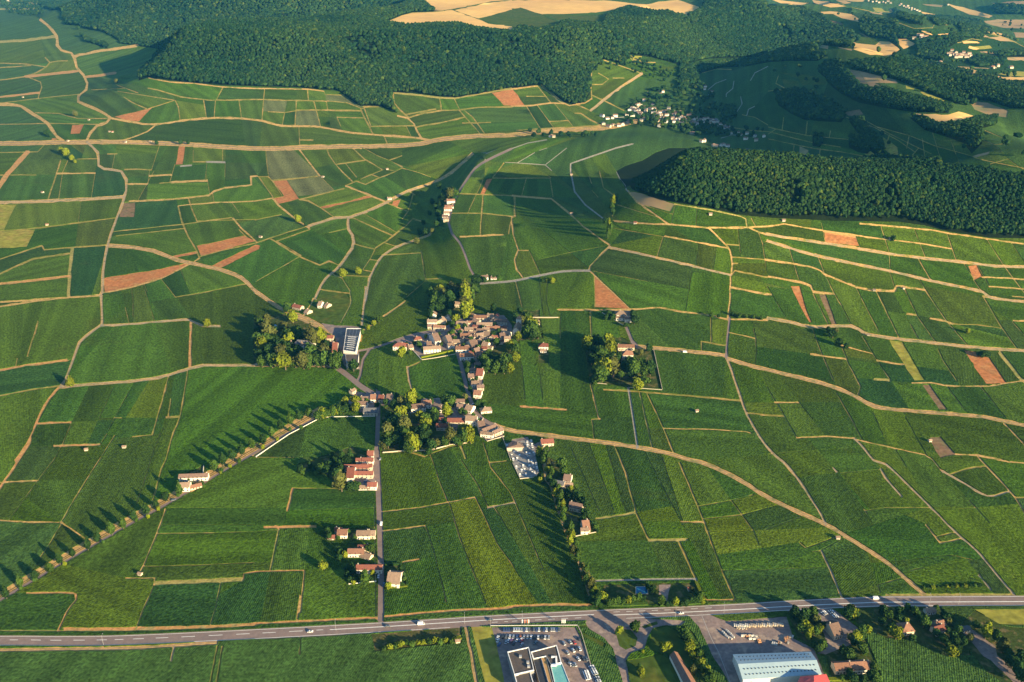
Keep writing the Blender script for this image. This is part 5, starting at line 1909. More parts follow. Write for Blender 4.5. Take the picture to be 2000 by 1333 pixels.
# small outbuildings squeezed between the core houses
rx_ = random.Random(8)
core = [tp('C1', *q) for q in ((1490, 330), (1560, 270), (1650, 215), (1880, 225), (1945, 300), (1940, 400), (1800, 470), (1720, 560), (1620, 560), (1520, 430))]
taken = [(q['px'], q['py']) for q in HOUSES]
n_ = 0
for _ in range(4000):
    if n_ >= 30: break
    qx, qy = rx_.uniform(874, 1000), rx_.uniform(612, 705)
    if in_poly(np.array([qx]), np.array([qy]), core)[0] and all(abs(qx - a) > 7.5 or abs(qy - b) > 5.0 for a, b in taken):
        taken.append((qx, qy)); n_ += 1
        house_at(qx, qy, rx_.uniform(6.5, 10), rx_.uniform(5.5, 7.5), rx_.choice([0, 8, -25, 60, 75]), rx_.uniform(3.2, 5), rx_.choice(['brown', 'brown', 'tan', 'red', 'orange']), rx_.choice(['stone', 'cream', 'stone']), False, 'squeezed into the village core', 'houses of the village core', detail=False)
# hamlet in the far valley
rv = random.Random(5)
pn = '''690,885 730,905 790,885 770,900 880,880 900,840 930,820 950,845 960,800 985,790 1010,765 890,930 850,950 900,930 740,965 700,945 820,960 770,955 1050,710 1130,690 1155,700 1140,720 1080,800 1090,830 1170,900 1180,920 1210,860 1240,880 1260,870 1220,900 1260,910 1300,890 1330,900 1355,885 1370,910 1300,930 1340,945 1380,940 1400,950 1420,940 1440,930 1460,920 1240,930 1290,955 1360,890 1180,880 1510,945 1550,930 1560,950 1600,950 1620,970 1640,960 1650,990 1560,915 1590,970 1540,955 1475,680 1480,660 1530,700 1520,720 1450,1080 1470,1075 1545,1110 1560,1115 1600,1110 1620,1105 1650,1115 1380,1020 1680,1020 1730,1015 1800,1020 1750,1030 1790,1060 1860,1040 1870,1070 1800,1150 1930,1040 1100,870 1140,880 1130,860 1200,830 990,920 1130,960 1480,950 1500,955 300,1040 320,1045 1290,910 1320,915 1230,850 1410,900 1350,930'''
band = [(900, 830), (960, 790), (1030, 820), (1120, 850), (1250, 850), (1400, 870), (1520, 910), (1650, 940), (1670, 990), (1540, 980), (1400, 965), (1250, 950), (1150, 935), (980, 900), (920, 900)]
cand_ = [tuple(float(v) for v in tok.split(',')) for tok in pn.split()]
while len(cand_) < 165:
    q = (rv.uniform(900, 1670), rv.uniform(790, 990))
    if in_poly(np.array([q[0]]), np.array([q[1]]), band)[0] and all(abs(q[0] - c[0]) > 11 or abs(q[1] - c[1]) > 9 for c in cand_[-60:]): cand_.append(q)
for a, b in cand_:
    px, py = tp('A2', a, b)
    house_at(px, py, rv.uniform(8, 14), rv.uniform(7, 9), rv.choice([0, 10, -20, 80, 60, -40]), rv.uniform(4.5, 6.5), rv.choice(['brown', 'tan', 'grey', 'tan', 'brown']), rv.choice(['white', 'cream', 'white']), rv.random() < .15, 'in the shaded far valley hamlet', 'houses of the far hamlet', detail=False)
fv = [('A3', '1150,265 1175,268 1180,285 1200,290 1190,300 1210,280 1120,290 1380,410 1400,405 1390,420 1420,415 1440,400 1450,420 1440,435 1480,415 1500,400 1510,420 1540,410 1520,435 1410,385 1550,425 1330,450 1320,475 1470,430 1735,512 1760,500 1860,515 1720,515', 'in the distant plateau hamlet', 'houses of the distant hamlet'),
      ('A3', '770,5 800,12 830,8 850,18 880,15 900,20 920,8 940,22 1010,40 1040,45 1060,55 1080,60 1100,62 1120,70 1140,78 1160,85 1020,30 1070,45 1100,75 1380,35', 'in the farthest village', 'houses of the farthest village'),
      ('A0', '10,5 40,10 60,5 30,20 70,15', 'in the top left corner', 'houses in the top left corner')]
for tile, toks, where, grp in fv:
    for tok in toks.split():
        a, b = [float(q) for q in tok.split(',')]
        px, py = tp(tile, a, b)
        house_at(px, py, rv.uniform(10, 18), rv.uniform(8, 11), rv.choice([0, 20, -20, 80]), rv.uniform(5, 8), rv.choice(['tan', 'orange', 'brown']), 'cream', False, where, grp, detail=False)
# huts in the vines
for tile, toks in (('A0', '175,745,w 838,1008,w 862,1010,r 960,1088,w 1150,1085,w 680,918,w 520,1078,w'), ('B0', '325,492,w 360,740,y'), ('B1', '512,374,w 35,834,w 1005,315,w'), ('B2', '455,358,w 1520,658,w 945,725,r 455,655,w'),
                   ('B3', '940,845,w 120,706,w 815,1240,w 1038,1226,w'), ('D0', '660,70,w 950,50,w 1072,1022,w'), ('C2', '1415,950,w'), ('C3', '1240,1178,w 770,368,w'), ('D3', '535,744,w'), ('E1', '1575,475,w'), ('E3', '1245,110,r')):
    for tok in toks.split():
        a, b, c = tok.split(',')
        px, py = tp(tile, float(a), float(b))
        house_at(px, py, 3.8 if py > 500 else 5.5, 3.2 if py > 500 else 4.5, rv.choice([0, 15, -20]), 2.8, {'w': 'tan', 'y': 'orange', 'r': 'red'}[c], 'cream' if c == 'y' else 'stone', False, 'standing alone in the vines', 'huts in the vines', name='vineyard_hut', detail=False)

bw = {}
for q in HOUSES: bw.setdefault((q['where'], q['roof'], q['wall'], q['name']), []).append(q)
RD = {'red': 'red tiled', 'orange': 'orange tiled', 'brown': 'brown tiled', 'tan': 'pale tiled', 'grey': 'grey slate'}
for (where, roof, wall, name), L in bw.items():
    L.sort(key=lambda q: q['px'])
    for q, lab in zip(L, ord_labels(len(L), f"{RD[roof]} {wall} {name.split('_')[-1]}", where)): build_house(q, lab)

# ------------------------------------------------------------------ special buildings
def hexa(pts, z0, z1):
    n = len(pts)
    v = [(x, y, z0) for x, y in pts] + [(x, y, z1) for x, y in pts]
    a = sum(pts[i][0] * pts[(i + 1) % n][1] - pts[(i + 1) % n][0] * pts[i][1] for i in range(n))
    if a < 0: v = [(x, y, z0) for x, y in reversed(pts)] + [(x, y, z1) for x, y in reversed(pts)]
    f = [tuple(range(n - 1, -1, -1)), tuple(range(n, 2 * n))] + [(i, (i + 1) % n, n + (i + 1) % n, n + i) for i in range(n)]
    return v, f
def outline(tile, txt, h):
    P = []
    for tok in txt.split():
        a, b = tok.split(','); px, py = tp(tile, float(a), float(b))
        q = ground([px], [py], h)[0]; P.append((float(q[0]), float(q[1]), float(q[2])))
    return P
def thing(name, label, cat, loc, group=None, yaw=0):
    o = bpy.data.objects.new(name, None); o.location = loc; o.rotation_euler[2] = yaw
    return tag(link(o), label, cat, group)
def flat_building(name, label, cat, tile, txt, h, wallm, roofm, rimm, group=None, rim=0.5):
    P = outline(tile, txt, h); z = min(p[2] for p in P); cx = sum(p[0] for p in P) / len(P); cy = sum(p[1] for p in P) / len(P)
    pts = [(p[0] - cx, p[1] - cy) for p in P]
    root = thing(name, label, cat, (cx, cy, z), group)
    part('wall', hexa(pts, -0.5, h - 0.01), wallm, root)
    ins = [(x * (1 - 0.9 / max(1, math.hypot(x, y))), y * (1 - 0.9 / max(1, math.hypot(x, y)))) for x, y in pts]
    part('roof', hexa(ins, h, h + 0.05), roofm, root)
    v = []; f = []
    n = len(pts)
    for i in range(n):
        j = (i + 1) % n
        (a, b), (c, d), (e, g_), (k, l) = pts[i], pts[j], ins[j], ins[i]
        o = len(v); v += [(a, b, h), (c, d, h), (e, g_, h), (k, l, h), (a, b, h + rim), (c, d, h + rim), (e, g_, h + rim), (k, l, h + rim)]
        f += [(o, o + 1, o + 5, o + 4), (o + 1, o + 2, o + 6, o + 5), (o + 2, o + 3, o + 7, o + 6), (o + 3, o, o + 4, o + 7), (o + 4, o + 5, o + 6, o + 7)]
    part('parapet', (v, f), rimm, root)
    return root, pts, h
def gable_building(name, label, cat, tile, eave, ridge_, h, rh, wallm, m1, m2, hip=0.0, group=None):
    """eave: 4 outline corners (a b along one eave, c d along the other); ridge runs between mid a-d and mid b-c"""
    P = outline(tile, eave, h); z = min(p[2] for p in P); cx = sum(p[0] for p in P) / 4; cy = sum(p[1] for p in P) / 4
    a, b, c, d = [(p[0] - cx, p[1] - cy) for p in P]
    root = thing(name, label, cat, (cx, cy, z), group)
    m = lambda p, q: ((p[0] + q[0]) / 2, (p[1] + q[1]) / 2)
    e1, e2 = m(a, d), m(b, c)
    if hip:
        e1, e2 = ((e1[0] + (e2[0] - e1[0]) * hip, e1[1] + (e2[1] - e1[1]) * hip), (e2[0] + (e1[0] - e2[0]) * hip, e2[1] + (e1[1] - e2[1]) * hip))
    v, f = hexa([a, b, c, d], -0.5, h - 0.02)
    v = [(x * 0.985, y * 0.985, q) for x, y, q in v]
    if not hip:
        o = len(v)
        v += [(a[0] * .985, a[1] * .985, h - .02), (d[0] * .985, d[1] * .985, h - .02), (e1[0] * .985, e1[1] * .985, h + rh - .1), (b[0] * .985, b[1] * .985, h - .02), (c[0] * .985, c[1] * .985, h - .02), (e2[0] * .985, e2[1] * .985, h + rh - .1)]
        f += [(o, o + 1, o + 2), (o + 3, o + 5, o + 4)]
    part('wall', (v, f), wallm, root)
    def slope(p, q, r_, s_, mat):
        vv = [(p[0], p[1], h), (q[0], q[1], h), (r_[0], r_[1], h + rh), (s_[0], s_[1], h + rh)]
        nn = (Vector(vv[1]) - Vector(vv[0])).cross(Vector(vv[3]) - Vector(vv[0]))
        if nn.z < 0: vv = vv[::-1]
        lo = [(x, y, zz - 0.2) for x, y, zz in vv]
        ff = [(0, 1, 2, 3), (7, 6, 5, 4)] + [(i, i + 4, (i + 1) % 4 + 4, (i + 1) % 4) for i in range(4)]
        return part('roof_slope', (vv + lo, ff), mat, root)
    s1 = slope(a, b, e2, e1, m1); s2 = slope(d, c, e2, e1, m2)
    if hip:
        for p, q, e in ((a, d, e1), (b, c, e2)):
            vv = [(p[0], p[1], h), (q[0], q[1], h), (e[0], e[1], h + rh)]
            nn = (Vector(vv[1]) - Vector(vv[0])).cross(Vector(vv[2]) - Vector(vv[0]))
            if nn.z < 0: vv = vv[::-1]
            lo = [(x, y, zz - 0.2) for x, y, zz in vv]
            part('roof_slope', (vv + lo, [(0, 1, 2), (5, 4, 3), (0, 3, 4, 1), (1, 4, 5, 2), (2, 5, 3, 0)]), m1, root)
    return root, (a, b, c, d, e1, e2)

ASPH_R = plain('dark_roof_felt', (0.075, 0.065, 0.06), 0.9, 0.2, 0.3, (0.11, 0.085, 0.07))
TEAL = plain('turquoise_glass_roof', (0.12, 0.36, 0.34), 0.3, 0.2, 0.4, (0.17, 0.42, 0.38), 0.5)
GREYR = plain('grey_sheet_roof', (0.30, 0.29, 0.28), 0.7, 0.1, 0.3)
SHEET = plain('pale_sheet_roof', (0.33, 0.43, 0.46), 0.6, 0.06, 0.15, (0.29, 0.39, 0.43), 0.3)
REDS = plain('red_sheet_roof', (0.55, 0.10, 0.09), 0.6, 0.1, 0.3)
OCHRE = plain('ochre_facade', (0.42, 0.25, 0.10), 0.8, 0.2, 0.3)
FACADE = plain('grey_cladding', (0.25, 0.25, 0.25), 0.6, 0.15, 0.5)

# winery with its rows of dark roof panels
root, pts, h = flat_building('winery', 'long winery with rows of dark panels on its pale roof', 'winery', 'C1', '692,316 804,316 762,505 668,492', 8.0, WM['white'], GREYR, WHITE)
(x0, y0), (x1, y1), (x2, y2), (x3, y3) = pts
def lerp2(u, v_):
    a = (x0 + (x1 - x0) * u, y0 + (y1 - y0) * u); b = (x3 + (x2 - x3) * u, y3 + (y2 - y3) * u)
    return a[0] + (b[0] - a[0]) * v_, a[1] + (b[1] - a[1]) * v_
for i, (ua, ub) in enumerate(((0.07, 0.27), (0.31, 0.50), (0.54, 0.72), (0.76, 0.93))):
    for (va, vb) in ((0.03, 0.33), (0.36, 0.62), (0.65, 0.80), (0.83, 0.97)):
        q = [lerp2(ua, va), lerp2(ub, va), lerp2(ub, vb), lerp2(ua, vb)]
        part('roof_panel', hexa(q, h + 0.053, h + 0.28), DARKM, root)
for k in range(7):
    v_ = 0.38 + k * 0.085
    q = [lerp2(0.22, v_), lerp2(0.8, v_), lerp2(0.8, v_ + .012), lerp2(0.22, v_ + .012)]
    part('skylight', hexa(q, h + 0.29, h + 0.5), WHITE, root)
flat_building('winery_annex', 'low grey flat roofed hall below the long winery', 'winery annex', 'C1', '682,516 786,516 780,598 692,588', 5.5, WM['white'], ASPH_R, METAL)
# chateau with glazed roof and turrets
cx, cy, cz = ground([500 + 362 / 3.92], [560 + 470 / 3.92], 5)[0]
ch = thing('chateau', 'turreted pale stone château half hidden in its wooded park', 'château', (cx, cy, cz), None, R(-12))
part('wall', walls_vf(26, 12, 9, 1.0, True), WM['stone'], ch)
part('roof', roof_vf(26, 12, 9.03, 1.15, True), RM['grey'], ch)
for k, (tx, ty) in enumerate(((-13, -6), (13, -6), (13, 6), (2, -7))):
    cyl = tube([(tx, ty, -0.5), (tx, ty, 12)], [2.3, 2.3], 12); tw = part('turret', cyl, WM['white'], ch)
    part('spire', tube([(tx, ty, 12.02), (tx, ty, 18.5)], [2.6, 0.08], 12), RM['tan'] if k != 1 else RM['grey'], tw)
for k in range(6):
    o = bpy.data.objects.new('window', win_mesh(1.2, 2.0)); link(o, ch); o.location = (-10 + k * 4, -6.003, 6)
# church
cx, cy, cz = ground([1000 + 40 / 3.92], [560 + 330 / 3.92], 4)[0]
ch = thing('church', 'pale church with square tower beside the yellow-green trees', 'church', (cx, cy, cz), None, R(80))
part('nave_wall', walls_vf(20, 9, 7, 1.0, False), WM['white'], ch); part('nave_roof', roof_vf(20, 9, 7.03, 1.0, False), RM['tan'], ch)
tw = part('tower', box(9.5, 15.5, -3, 3, -0.5, 15), WM['white'], ch)
v = [(9, -3.5, 15.02), (16, -3.5, 15.02), (16, 3.5, 15.02), (9, 3.5, 15.02), (12.5, 0, 18.5)]
part('spire', (v, [(3, 2, 1, 0), (0, 1, 4), (1, 2, 4), (2, 3, 4), (3, 0, 4)]), RM['tan'], tw)
# hall by the cemetery
gable_building('cemetery_hall', 'dull brown roofed hall above the cemetery', 'hall', 'C2', '-40,1235 -10,1188 85,1195 118,1228', None, 4.5, 2.0, WM['stone'], RM['brown'], RM['tan'], 0.2)
# car dealer's hall
GRP = 'wings of the car showroom'
r1, p1, h1 = flat_building('showroom', 'dark flat roofed showroom wing with white parapet, upper left wing of the car dealer', 'showroom', 'E2', '605,940 885,878 955,1182 697,1240', 7.5, FACADE, ASPH_R, WHITE, GRP)
for k, (ux, uy) in enumerate(((-0.5, 4), (5, -2), (5.5, -6))):
    part('roof_vent', box(ux - 1, ux + 1, uy - 1, uy + 1, h1 + .06, h1 + 1.4), METAL, r1)
flat_building('showroom', 'dark flat roofed showroom wing cut by the lower edge of the photo', 'showroom', 'E2', '697,1248 900,1188 965,1400 740,1400', 6.5, FACADE, ASPH_R, WHITE, GRP)
r3, p3, h3 = flat_building('showroom', 'brown roofed showroom wing with white zigzag roof ducts', 'showroom', 'E2', '910,942 1250,852 1312,1082 1180,1112 1110,992 940,1030', 6.8, FACADE, ASPH_R, WHITE, GRP)
for b in (box(3, 7, -10, -8.5, h3 + .06, h3 + 1.0), box(6.5, 7.8, -8.4, 0, h3 + .06, h3 + .9), box(3.5, 6.4, -1.4, 0, h3 + .06, h3 + .9)):
    part('roof_duct', b, WHITE, r3)
flat_building('showroom', 'long dark showroom wing with an ochre edge beside the turquoise roof', 'showroom', 'E2', '940,1034 1038,1012 1150,1400 1040,1400', 5.6, OCHRE, DARKM, METAL, GRP)
flat_building('showroom', 'ochre flat roofed strip between the dark wing and the turquoise roof', 'showroom', 'E2', '1042,1004 1108,996 1215,1400 1158,1400', 6.0, OCHRE, OCHRE, WHITE, GRP)
flat_building('showroom', 'turquoise glazed workshop roof of the car dealer', 'showroom', 'E2', '1168,1116 1318,1086 1440,1400 1232,1400', 6.2, FACADE, TEAL, WHITE, GRP)
# long orange roofed shed
gable_building('long_shed', 'long narrow shed with a bright orange roof beside the curved drive', 'shed', 'E3', '985,978 1195,1400 1370,1400 1090,942', None, 4.0, 2.6, WM['white'], RM['brown'], RM['orange'])
# warehouse
wr, (a, b, c, d, e1, e2) = gable_building('warehouse', 'big warehouse with pale ridged sheet roof and rows of dark vents', 'warehouse', 'E4', '340,968 1358,934 1500,1225 470,1300', None, 7.0, 2.7, WM['white'], SHEET, SHEET)
def on_slope(p, q, r_, s_, u, v_, H0=7.0, RH=2.7):
    m0 = (p[0] + (q[0] - p[0]) * u, p[1] + (q[1] - p[1]) * u); m1 = (s_[0] + (r_[0] - s_[0]) * u, s_[1] + (r_[1] - s_[1]) * u)
    return m0[0] + (m1[0] - m0[0]) * v_, m0[1] + (m1[1] - m0[1]) * v_, H0 + RH * v_
for (p, q, nv) in ((a, b, 2), (d, c, 2)):
    for j in range(nv):
        for k in range(20):
            x, y, z = on_slope(p, q, e2, e1, 0.06 + k * 0.0465, 0.3 + j * 0.35)
            part('roof_vent', box(x - .35, x + .35, y - .35, y + .35, z - .05, z + .45), DARKM, wr)
gable_building('red_roofed_hall', 'red sheet roofed hall in front of the big pale warehouse', 'hall', 'E4', '1150,1400 1222,1258 1560,1225 1640,1400', None, 10.5, 2.4, WM['cream'], REDS, REDS, 0.25)
# low annex on warehouse foot
flat_building('loading_shed', 'low ochre loading shed against the warehouse foot', 'shed', 'E4', '470,1318 600,1310 620,1400 480,1400', 4.0, OCHRE, OCHRE, WHITE)

# ------------------------------------------------------------------ walls, hedges
def wall_line(tile, txt, h, th, mat, name, label, cat, group=None):
    P = [tp(tile, *[float(q) for q in tok.split(',')]) for tok in txt.split()]
    P = dense(P, 10)
    W = ground([p[0] for p in P], [p[1] for p in P])
    v = []; f = []
    for i in range(len(W)):
        dxy = W[min(i + 1, len(W) - 1)] - W[max(i - 1, 0)]
        n = np.array([-dxy[1], dxy[0]]); n /= np.hypot(*n) + 1e-9; n *= th / 2
        x, y, z = W[i] - W[0]
        v += [(x - n[0], y - n[1], z - .4), (x + n[0], y + n[1], z - .4), (x + n[0], y + n[1], z + h), (x - n[0], y - n[1], z + h)]
        if i:
            o = (i - 1) * 4; p = i * 4
            for k in range(4): f.append((o + k, o + (k + 1) % 4, p + (k + 1) % 4, p + k))
    f.append((0, 1, 2, 3)); o = (len(W) - 1) * 4; f.append((o + 3, o + 2, o + 1, o))
    me = np_mesh(name, v, f, [mat]); bm = bmesh.new(); bm.from_mesh(me); bmesh.ops.recalc_face_normals(bm, faces=bm.faces); bm.to_mesh(me); bm.free()
    o = bpy.data.objects.new(name, me); o.location = W[0]
    return tag(link(o), label, cat, group)
SW = WM['cream']
GW = 'stone walls of the village'
for tile, txt, lab in (('C1', '0,1308 250,1138 495,1010 560,1003 770,1000 912,998', 'white wall along the upper end of the diagonal avenue'),
                       ('C1', '-10,598 250,600 520,606 575,615', 'pale wall along the south side of the château park'),
                       ('D0', '1560,200 1552,290', 'short white wall right of the lone avenue house'),
                       ('C1', '1270,566 1380,550 1525,522', 'pale wall below the estate flower border'),
                       ('C1', '970,1275 1150,1260 1330,1258 1480,1218 1640,1195', 'curved pale wall under the lower park'),
                       ('C2', '160,240 355,240', 'pale wall right of the church trees'),
                       ('C2', '1085,490 1150,790', 'dark shaded wall on the right edge of the manor garden'),
                       ('C2', '900,778 1148,796', 'pale wall below the manor garden, right of the gate'),
                       ('C2', '618,740 725,752', 'pale wall below the manor garden, left of the gate'),
                       ('C2', '690,205 850,300', 'pale curved wall left of the tan roofed villa'),
                       ('D1', '775,388 918,386', 'white wall below the courtyard farm'),
                       ('D1', '710,1108 922,1086', 'white wall below the red roofed villa'),
                       ('D1', '742,758 918,756', 'white wall below the upper villas'),
                       ('D2', '482,742 652,708', 'pale wall below the villa by the south drive'),
                       ('D2', '5,180 62,300 165,292', 'pale wall round the lower left corner of the cemetery'),
                       ('C1', '1885,1150 1950,1333', 'pale wall on the left side of the cemetery'),
                       ('E2', '390,605 880,602 1520,598', 'white wall between the main road and the car park'),
                       ('E2', '1520,600 1570,700 1690,1110 1800,1400', 'pale kerb wall on the right of the car park'),
                       ('C1', '1740,1010 1700,1100 1770,1190 1900,1150', 'pale wall round the triangular yard'),
                       ('C1', '1140,425 1265,562', 'white wall inside the walled estate')):
    wall_line(tile, txt, 1.3 if 'E2' not in tile else 0.9, 0.45, SW if 'white' not in lab else WM['white'], 'stone_wall', lab, 'wall', GW)
HEDGE = LM['d']
def hedge(tile, txt, h, th, lab, tone='d'):
    o = wall_line(tile, txt, h, th, LM[tone], 'hedge', lab, 'hedge', 'clipped hedges')
    return o
hedge('D1', '990,960 1100,955 1135,975 1160,1120', 2.2, 2.0, 'dark hedge round the white house right of the street')
hedge('D1', '995,1140 1160,1122', 1.6, 2.0, 'bright hedge below the white house right of the street', 'y')
hedge('C1', '1265,548 1400,520 1520,492', 2.0, 3.0, 'yellow-green flower hedge below the estate', 'y')
hedge('E3', '180,330 400,335 700,320', 1.8, 4.0, 'leafy hedge along the main road, left of the gravel gate', 'm')
hedge('E3', '860,330 1100,325 1410,300', 1.8, 4.0, 'leafy hedge along the main road, right of the gravel gate', 'm')
hedge('E3', '1330,40 1430,270', 1.8, 2.5, 'yellow hedge on the right edge of the hedged plot', 'y')
hedge('E5', '90,980 330,975', 1.6, 3.0, 'bright hedge at the lower edge right of the red hall', 'y')
# ------------------------------------------------------------------ road markings
MARK = plain('road_paint', (0.74, 0.72, 0.66), 0.7, 0.1, 0.5)
def ribbon(name, pts, wpx, mat, dz, dash=None, label=None):
    P = np.array(dense(pts, 7)); v = []; f = []
    a, b = offset([tuple(q) for q in P], wpx / 2)
    wa = ground(a[:, 0], a[:, 1]); wb = ground(b[:, 0], b[:, 1])
    for i in range(len(P) - 1):
        if dash and (i % dash[1]) >= dash[0]: continue
        o = len(v)
        for q in (wa[i], wa[i + 1], wb[i + 1], wb[i]): v.append((q[0], q[1], q[2] + dz))
        f.append((o, o + 1, o + 2, o + 3))
    me = np_mesh(name, v, f, [mat]); bm = bmesh.new(); bm.from_mesh(me); bmesh.ops.recalc_face_normals(bm, faces=bm.faces)
    for fa in bm.faces:
        if fa.normal.z < 0: fa.normal_flip()
    bm.to_mesh(me); bm.free()
    return tag(link(bpy.data.objects.new(name, me)), kind='structure')
def shift(pts, dy, x0=-1e9, x1=1e9): return [(x, y + dy) for x, y in pts if x0 <= x <= x1]
MR = rounded(MAIN)
ribbon('road_marking', shift(MR, -1.5, -880, 640), 0.9, MARK, 0.10, (2, 4))
ribbon('road_marking', shift(MR, -1.0, 640, 1160), 1.3, MARK, 0.10)
ribbon('road_marking', shift(MR, 1.5, 1195, 2880), 1.3, MARK, 0.10)
ribbon('road_marking', shift(MR, -8.5, -880, 2880), 0.7, MARK, 0.10)
ribbon('road_marking', shift(MR, 8.7, -880, 880), 0.7, MARK, 0.10)
ribbon('road_marking', shift(MR, 8.7, 1220, 2880), 0.7, MARK, 0.10)
ribbon('road_marking', shift(MR, -4.5, 1190, 1400), 0.7, MARK, 0.10, (1, 2))
ribbon('road_marking', shift(MR, 4.0, 960, 1150), 0.7, MARK, 0.10, (1, 2))
ribbon('road_marking', pts_of('E4', '-60,470 60,760 160,950 250,1180 330,1400'), 1.2, plain('concrete_gutter', (0.36, 0.33, 0.3)), 0.07)
ribbon('pavement', pts_of('E3', '130,560 190,640 215,690'), 2.0, GM['w'], 0.09)
# avenue carriageway
ribbon('road', pts_of('D0', '-20,1235 490,937 1000,640 1290,482 1960,92 C1 250,1120 490,990'), 4.6, GM['a'], 0.08)
for w_, off, mt in ((1.3, -9, GM['vine']), (1.0, -5.5, GM['vine'])):
    ribbon('ditch', shift(pts_of('D0', '-20,1245 490,935 1000,640 1290,482 1960,92 C1 250,1120 480,985'), off), w_, mt, 0.09)
# tracks inside the wide roads: two pale wheel lines
for li, (k, w, pts) in enumerate(lines):
    if k == 'd' and w >= 5 and w < 12 and pts[0][1] > 200:
        for s_ in (-0.2, 0.2):
            a, b = offset(dense(pts, 10), abs(w * s_))
            ribbon('wheel_track', [tuple(q) for q in (a if s_ < 0 else b)], 0.85, GM['w'] if w < 8 else GM['a'], 0.05 if s_ < 0 else 0.052)

# ------------------------------------------------------------------ vehicles
TYRE = plain('tyre_rubber', (0.02, 0.02, 0.02), 0.8)
CARM = {}
for nm, c in (('white', (0.78, 0.78, 0.76)), ('silver', (0.45, 0.46, 0.47)), ('black', (0.03, 0.03, 0.035)), ('blue', (0.05, 0.09, 0.22)), ('red', (0.42, 0.04, 0.03)), ('orange', (0.55, 0.16, 0.05)), ('grey', (0.16, 0.17, 0.18)), ('purple', (0.14, 0.05, 0.18))):
    m = plain(nm + '_car_paint', c, 0.3, 0.03, 0.5, c, 0.5); m.node_tree.nodes['Principled BSDF'].inputs['Coat Weight'].default_value = 0.5; CARM[nm] = m
def prism_x(prof, y0, y1, inset=0.0):
    n = len(prof)
    v = [(x, y0 + (inset if z > 0.95 else 0), z) for x, z in prof] + [(x, y1 - (inset if z > 0.95 else 0), z) for x, z in prof]
    f = [tuple(range(n - 1, -1, -1)), tuple(range(n, 2 * n))] + [(i, (i + 1) % n, n + (i + 1) % n, n + i) for i in range(n)]
    me = np_mesh('tmp', v, f); bm = bmesh.new(); bm.from_mesh(me); bmesh.ops.recalc_face_normals(bm, faces=bm.faces); bm.to_mesh(me); bm.free()
    return me
def mesh_of(me, name, mat):
    me = me.copy(); me.name = name; me.materials.append(mat); return me
BODY = prism_x([(-2.15, .35), (2.1, .35), (2.18, .62), (2.05, .82), (1.0, .94), (-1.75, .96), (-2.15, .86)], -.88, .88)
CAB = prism_x([(-1.72, .95), (.98, .93), (.35, 1.40), (-.1, 1.47), (-1.1, 1.45)], -.83, .83, .12)
VANB = prism_x([(-2.7, .4), (2.6, .4), (2.65, .9), (2.3, 1.2), (1.7, 2.1), (1.3, 2.35), (-2.7, 2.35)], -1.0, 1.0)
VANW = prism_x([(1.75, 1.30), (2.33, 1.24), (1.78, 2.05), (1.45, 2.05)], -1.012, 1.012)
cabm = mesh_of(CAB, 'cabin', GLASS); vanw = mesh_of(VANW, 'windscreen', GLASS)
wv_, wf_ = tube([(0, -.11, 0), (0, .11, 0)], [.33, .33], 12); wheelm = np_mesh('wheel', wv_, wf_, [TYRE])
rv_, rf_ = box(-1.02, -.02, -.62, .62, 1.462, 1.49); 
BM_ = {k: mesh_of(BODY, 'body', m) for k, m in CARM.items()}; VM_ = {k: mesh_of(VANB, 'body', m) for k, m in CARM.items()}
RFm = {k: np_mesh('roof', rv_, rf_, [m]) for k, m in CARM.items()}
CARS = []
def car(px, py, yaw, colr, where, group, van=False):
    CARS.append(dict(px=px, py=py, yaw=yaw, c=colr, where=where, group=group, van=van))
def build_car(q, lab):
    x, y, z = G1(q['px'], q['py'])
    root = thing('van' if q['van'] else 'car', lab, 'van' if q['van'] else 'car', (x, y, z + 0.08), q['group'], R(q['yaw']))
    if q['van']:
        link(bpy.data.objects.new('body', VM_[q['c']]), root); link(bpy.data.objects.new('windscreen', vanw), root); ax = 1.65
    else:
        link(bpy.data.objects.new('body', BM_[q['c']]), root); link(bpy.data.objects.new('cabin', cabm), root); link(bpy.data.objects.new('roof', RFm[q['c']]), root); ax = 1.32
    for sx in (-ax, ax):
        for sy in (-.8, .8):
            o = bpy.data.objects.new('wheel', wheelm); link(o, root); o.location = (sx, sy * (1.1 if q['van'] else 1), .33)
rc = random.Random(3)
GC = 'cars in the car dealer park'
pal = ['black', 'grey', 'white', 'silver', 'black', 'blue', 'white', 'grey', 'black', 'white']
for k in range(23):
    if k == 11: continue
    x = 565 + k * 32.5
    car(*tp('E2', x, 655), 88 + rc.uniform(-2, 2), 'white' if k in (4, 5, 6, 9, 14, 17) else rc.choice(['black', 'grey', 'black', 'silver', 'blue']), 'in the top row of the dealer car park', GC)
for k in range(14):
    x = 548 + k * 46
    car(*tp('E2', x, 745 + k * 1.0), 80 + rc.uniform(-4, 4), {5: 'orange', 2: 'white', 8: 'white', 10: 'white', 12: 'white', 4: 'blue'}.get(k, rc.choice(['black', 'grey', 'silver'])), 'in the second row of the dealer car park', GC)
for x, y, c in ((480, 760, 'white'), (485, 795, 'white'), (500, 850, 'blue'), (590, 815, 'silver'), (620, 800, 'white'), (655, 800, 'purple'), (735, 790, 'white'), (765, 790, 'blue'), (790, 780, 'white'), (800, 800, 'red'), (690, 835, 'black'), (795, 850, 'silver'), (975, 825, 'grey')):
    car(*tp('E2', x, y), 70 + rc.uniform(-10, 10), c, 'in front of the dark showroom', GC)
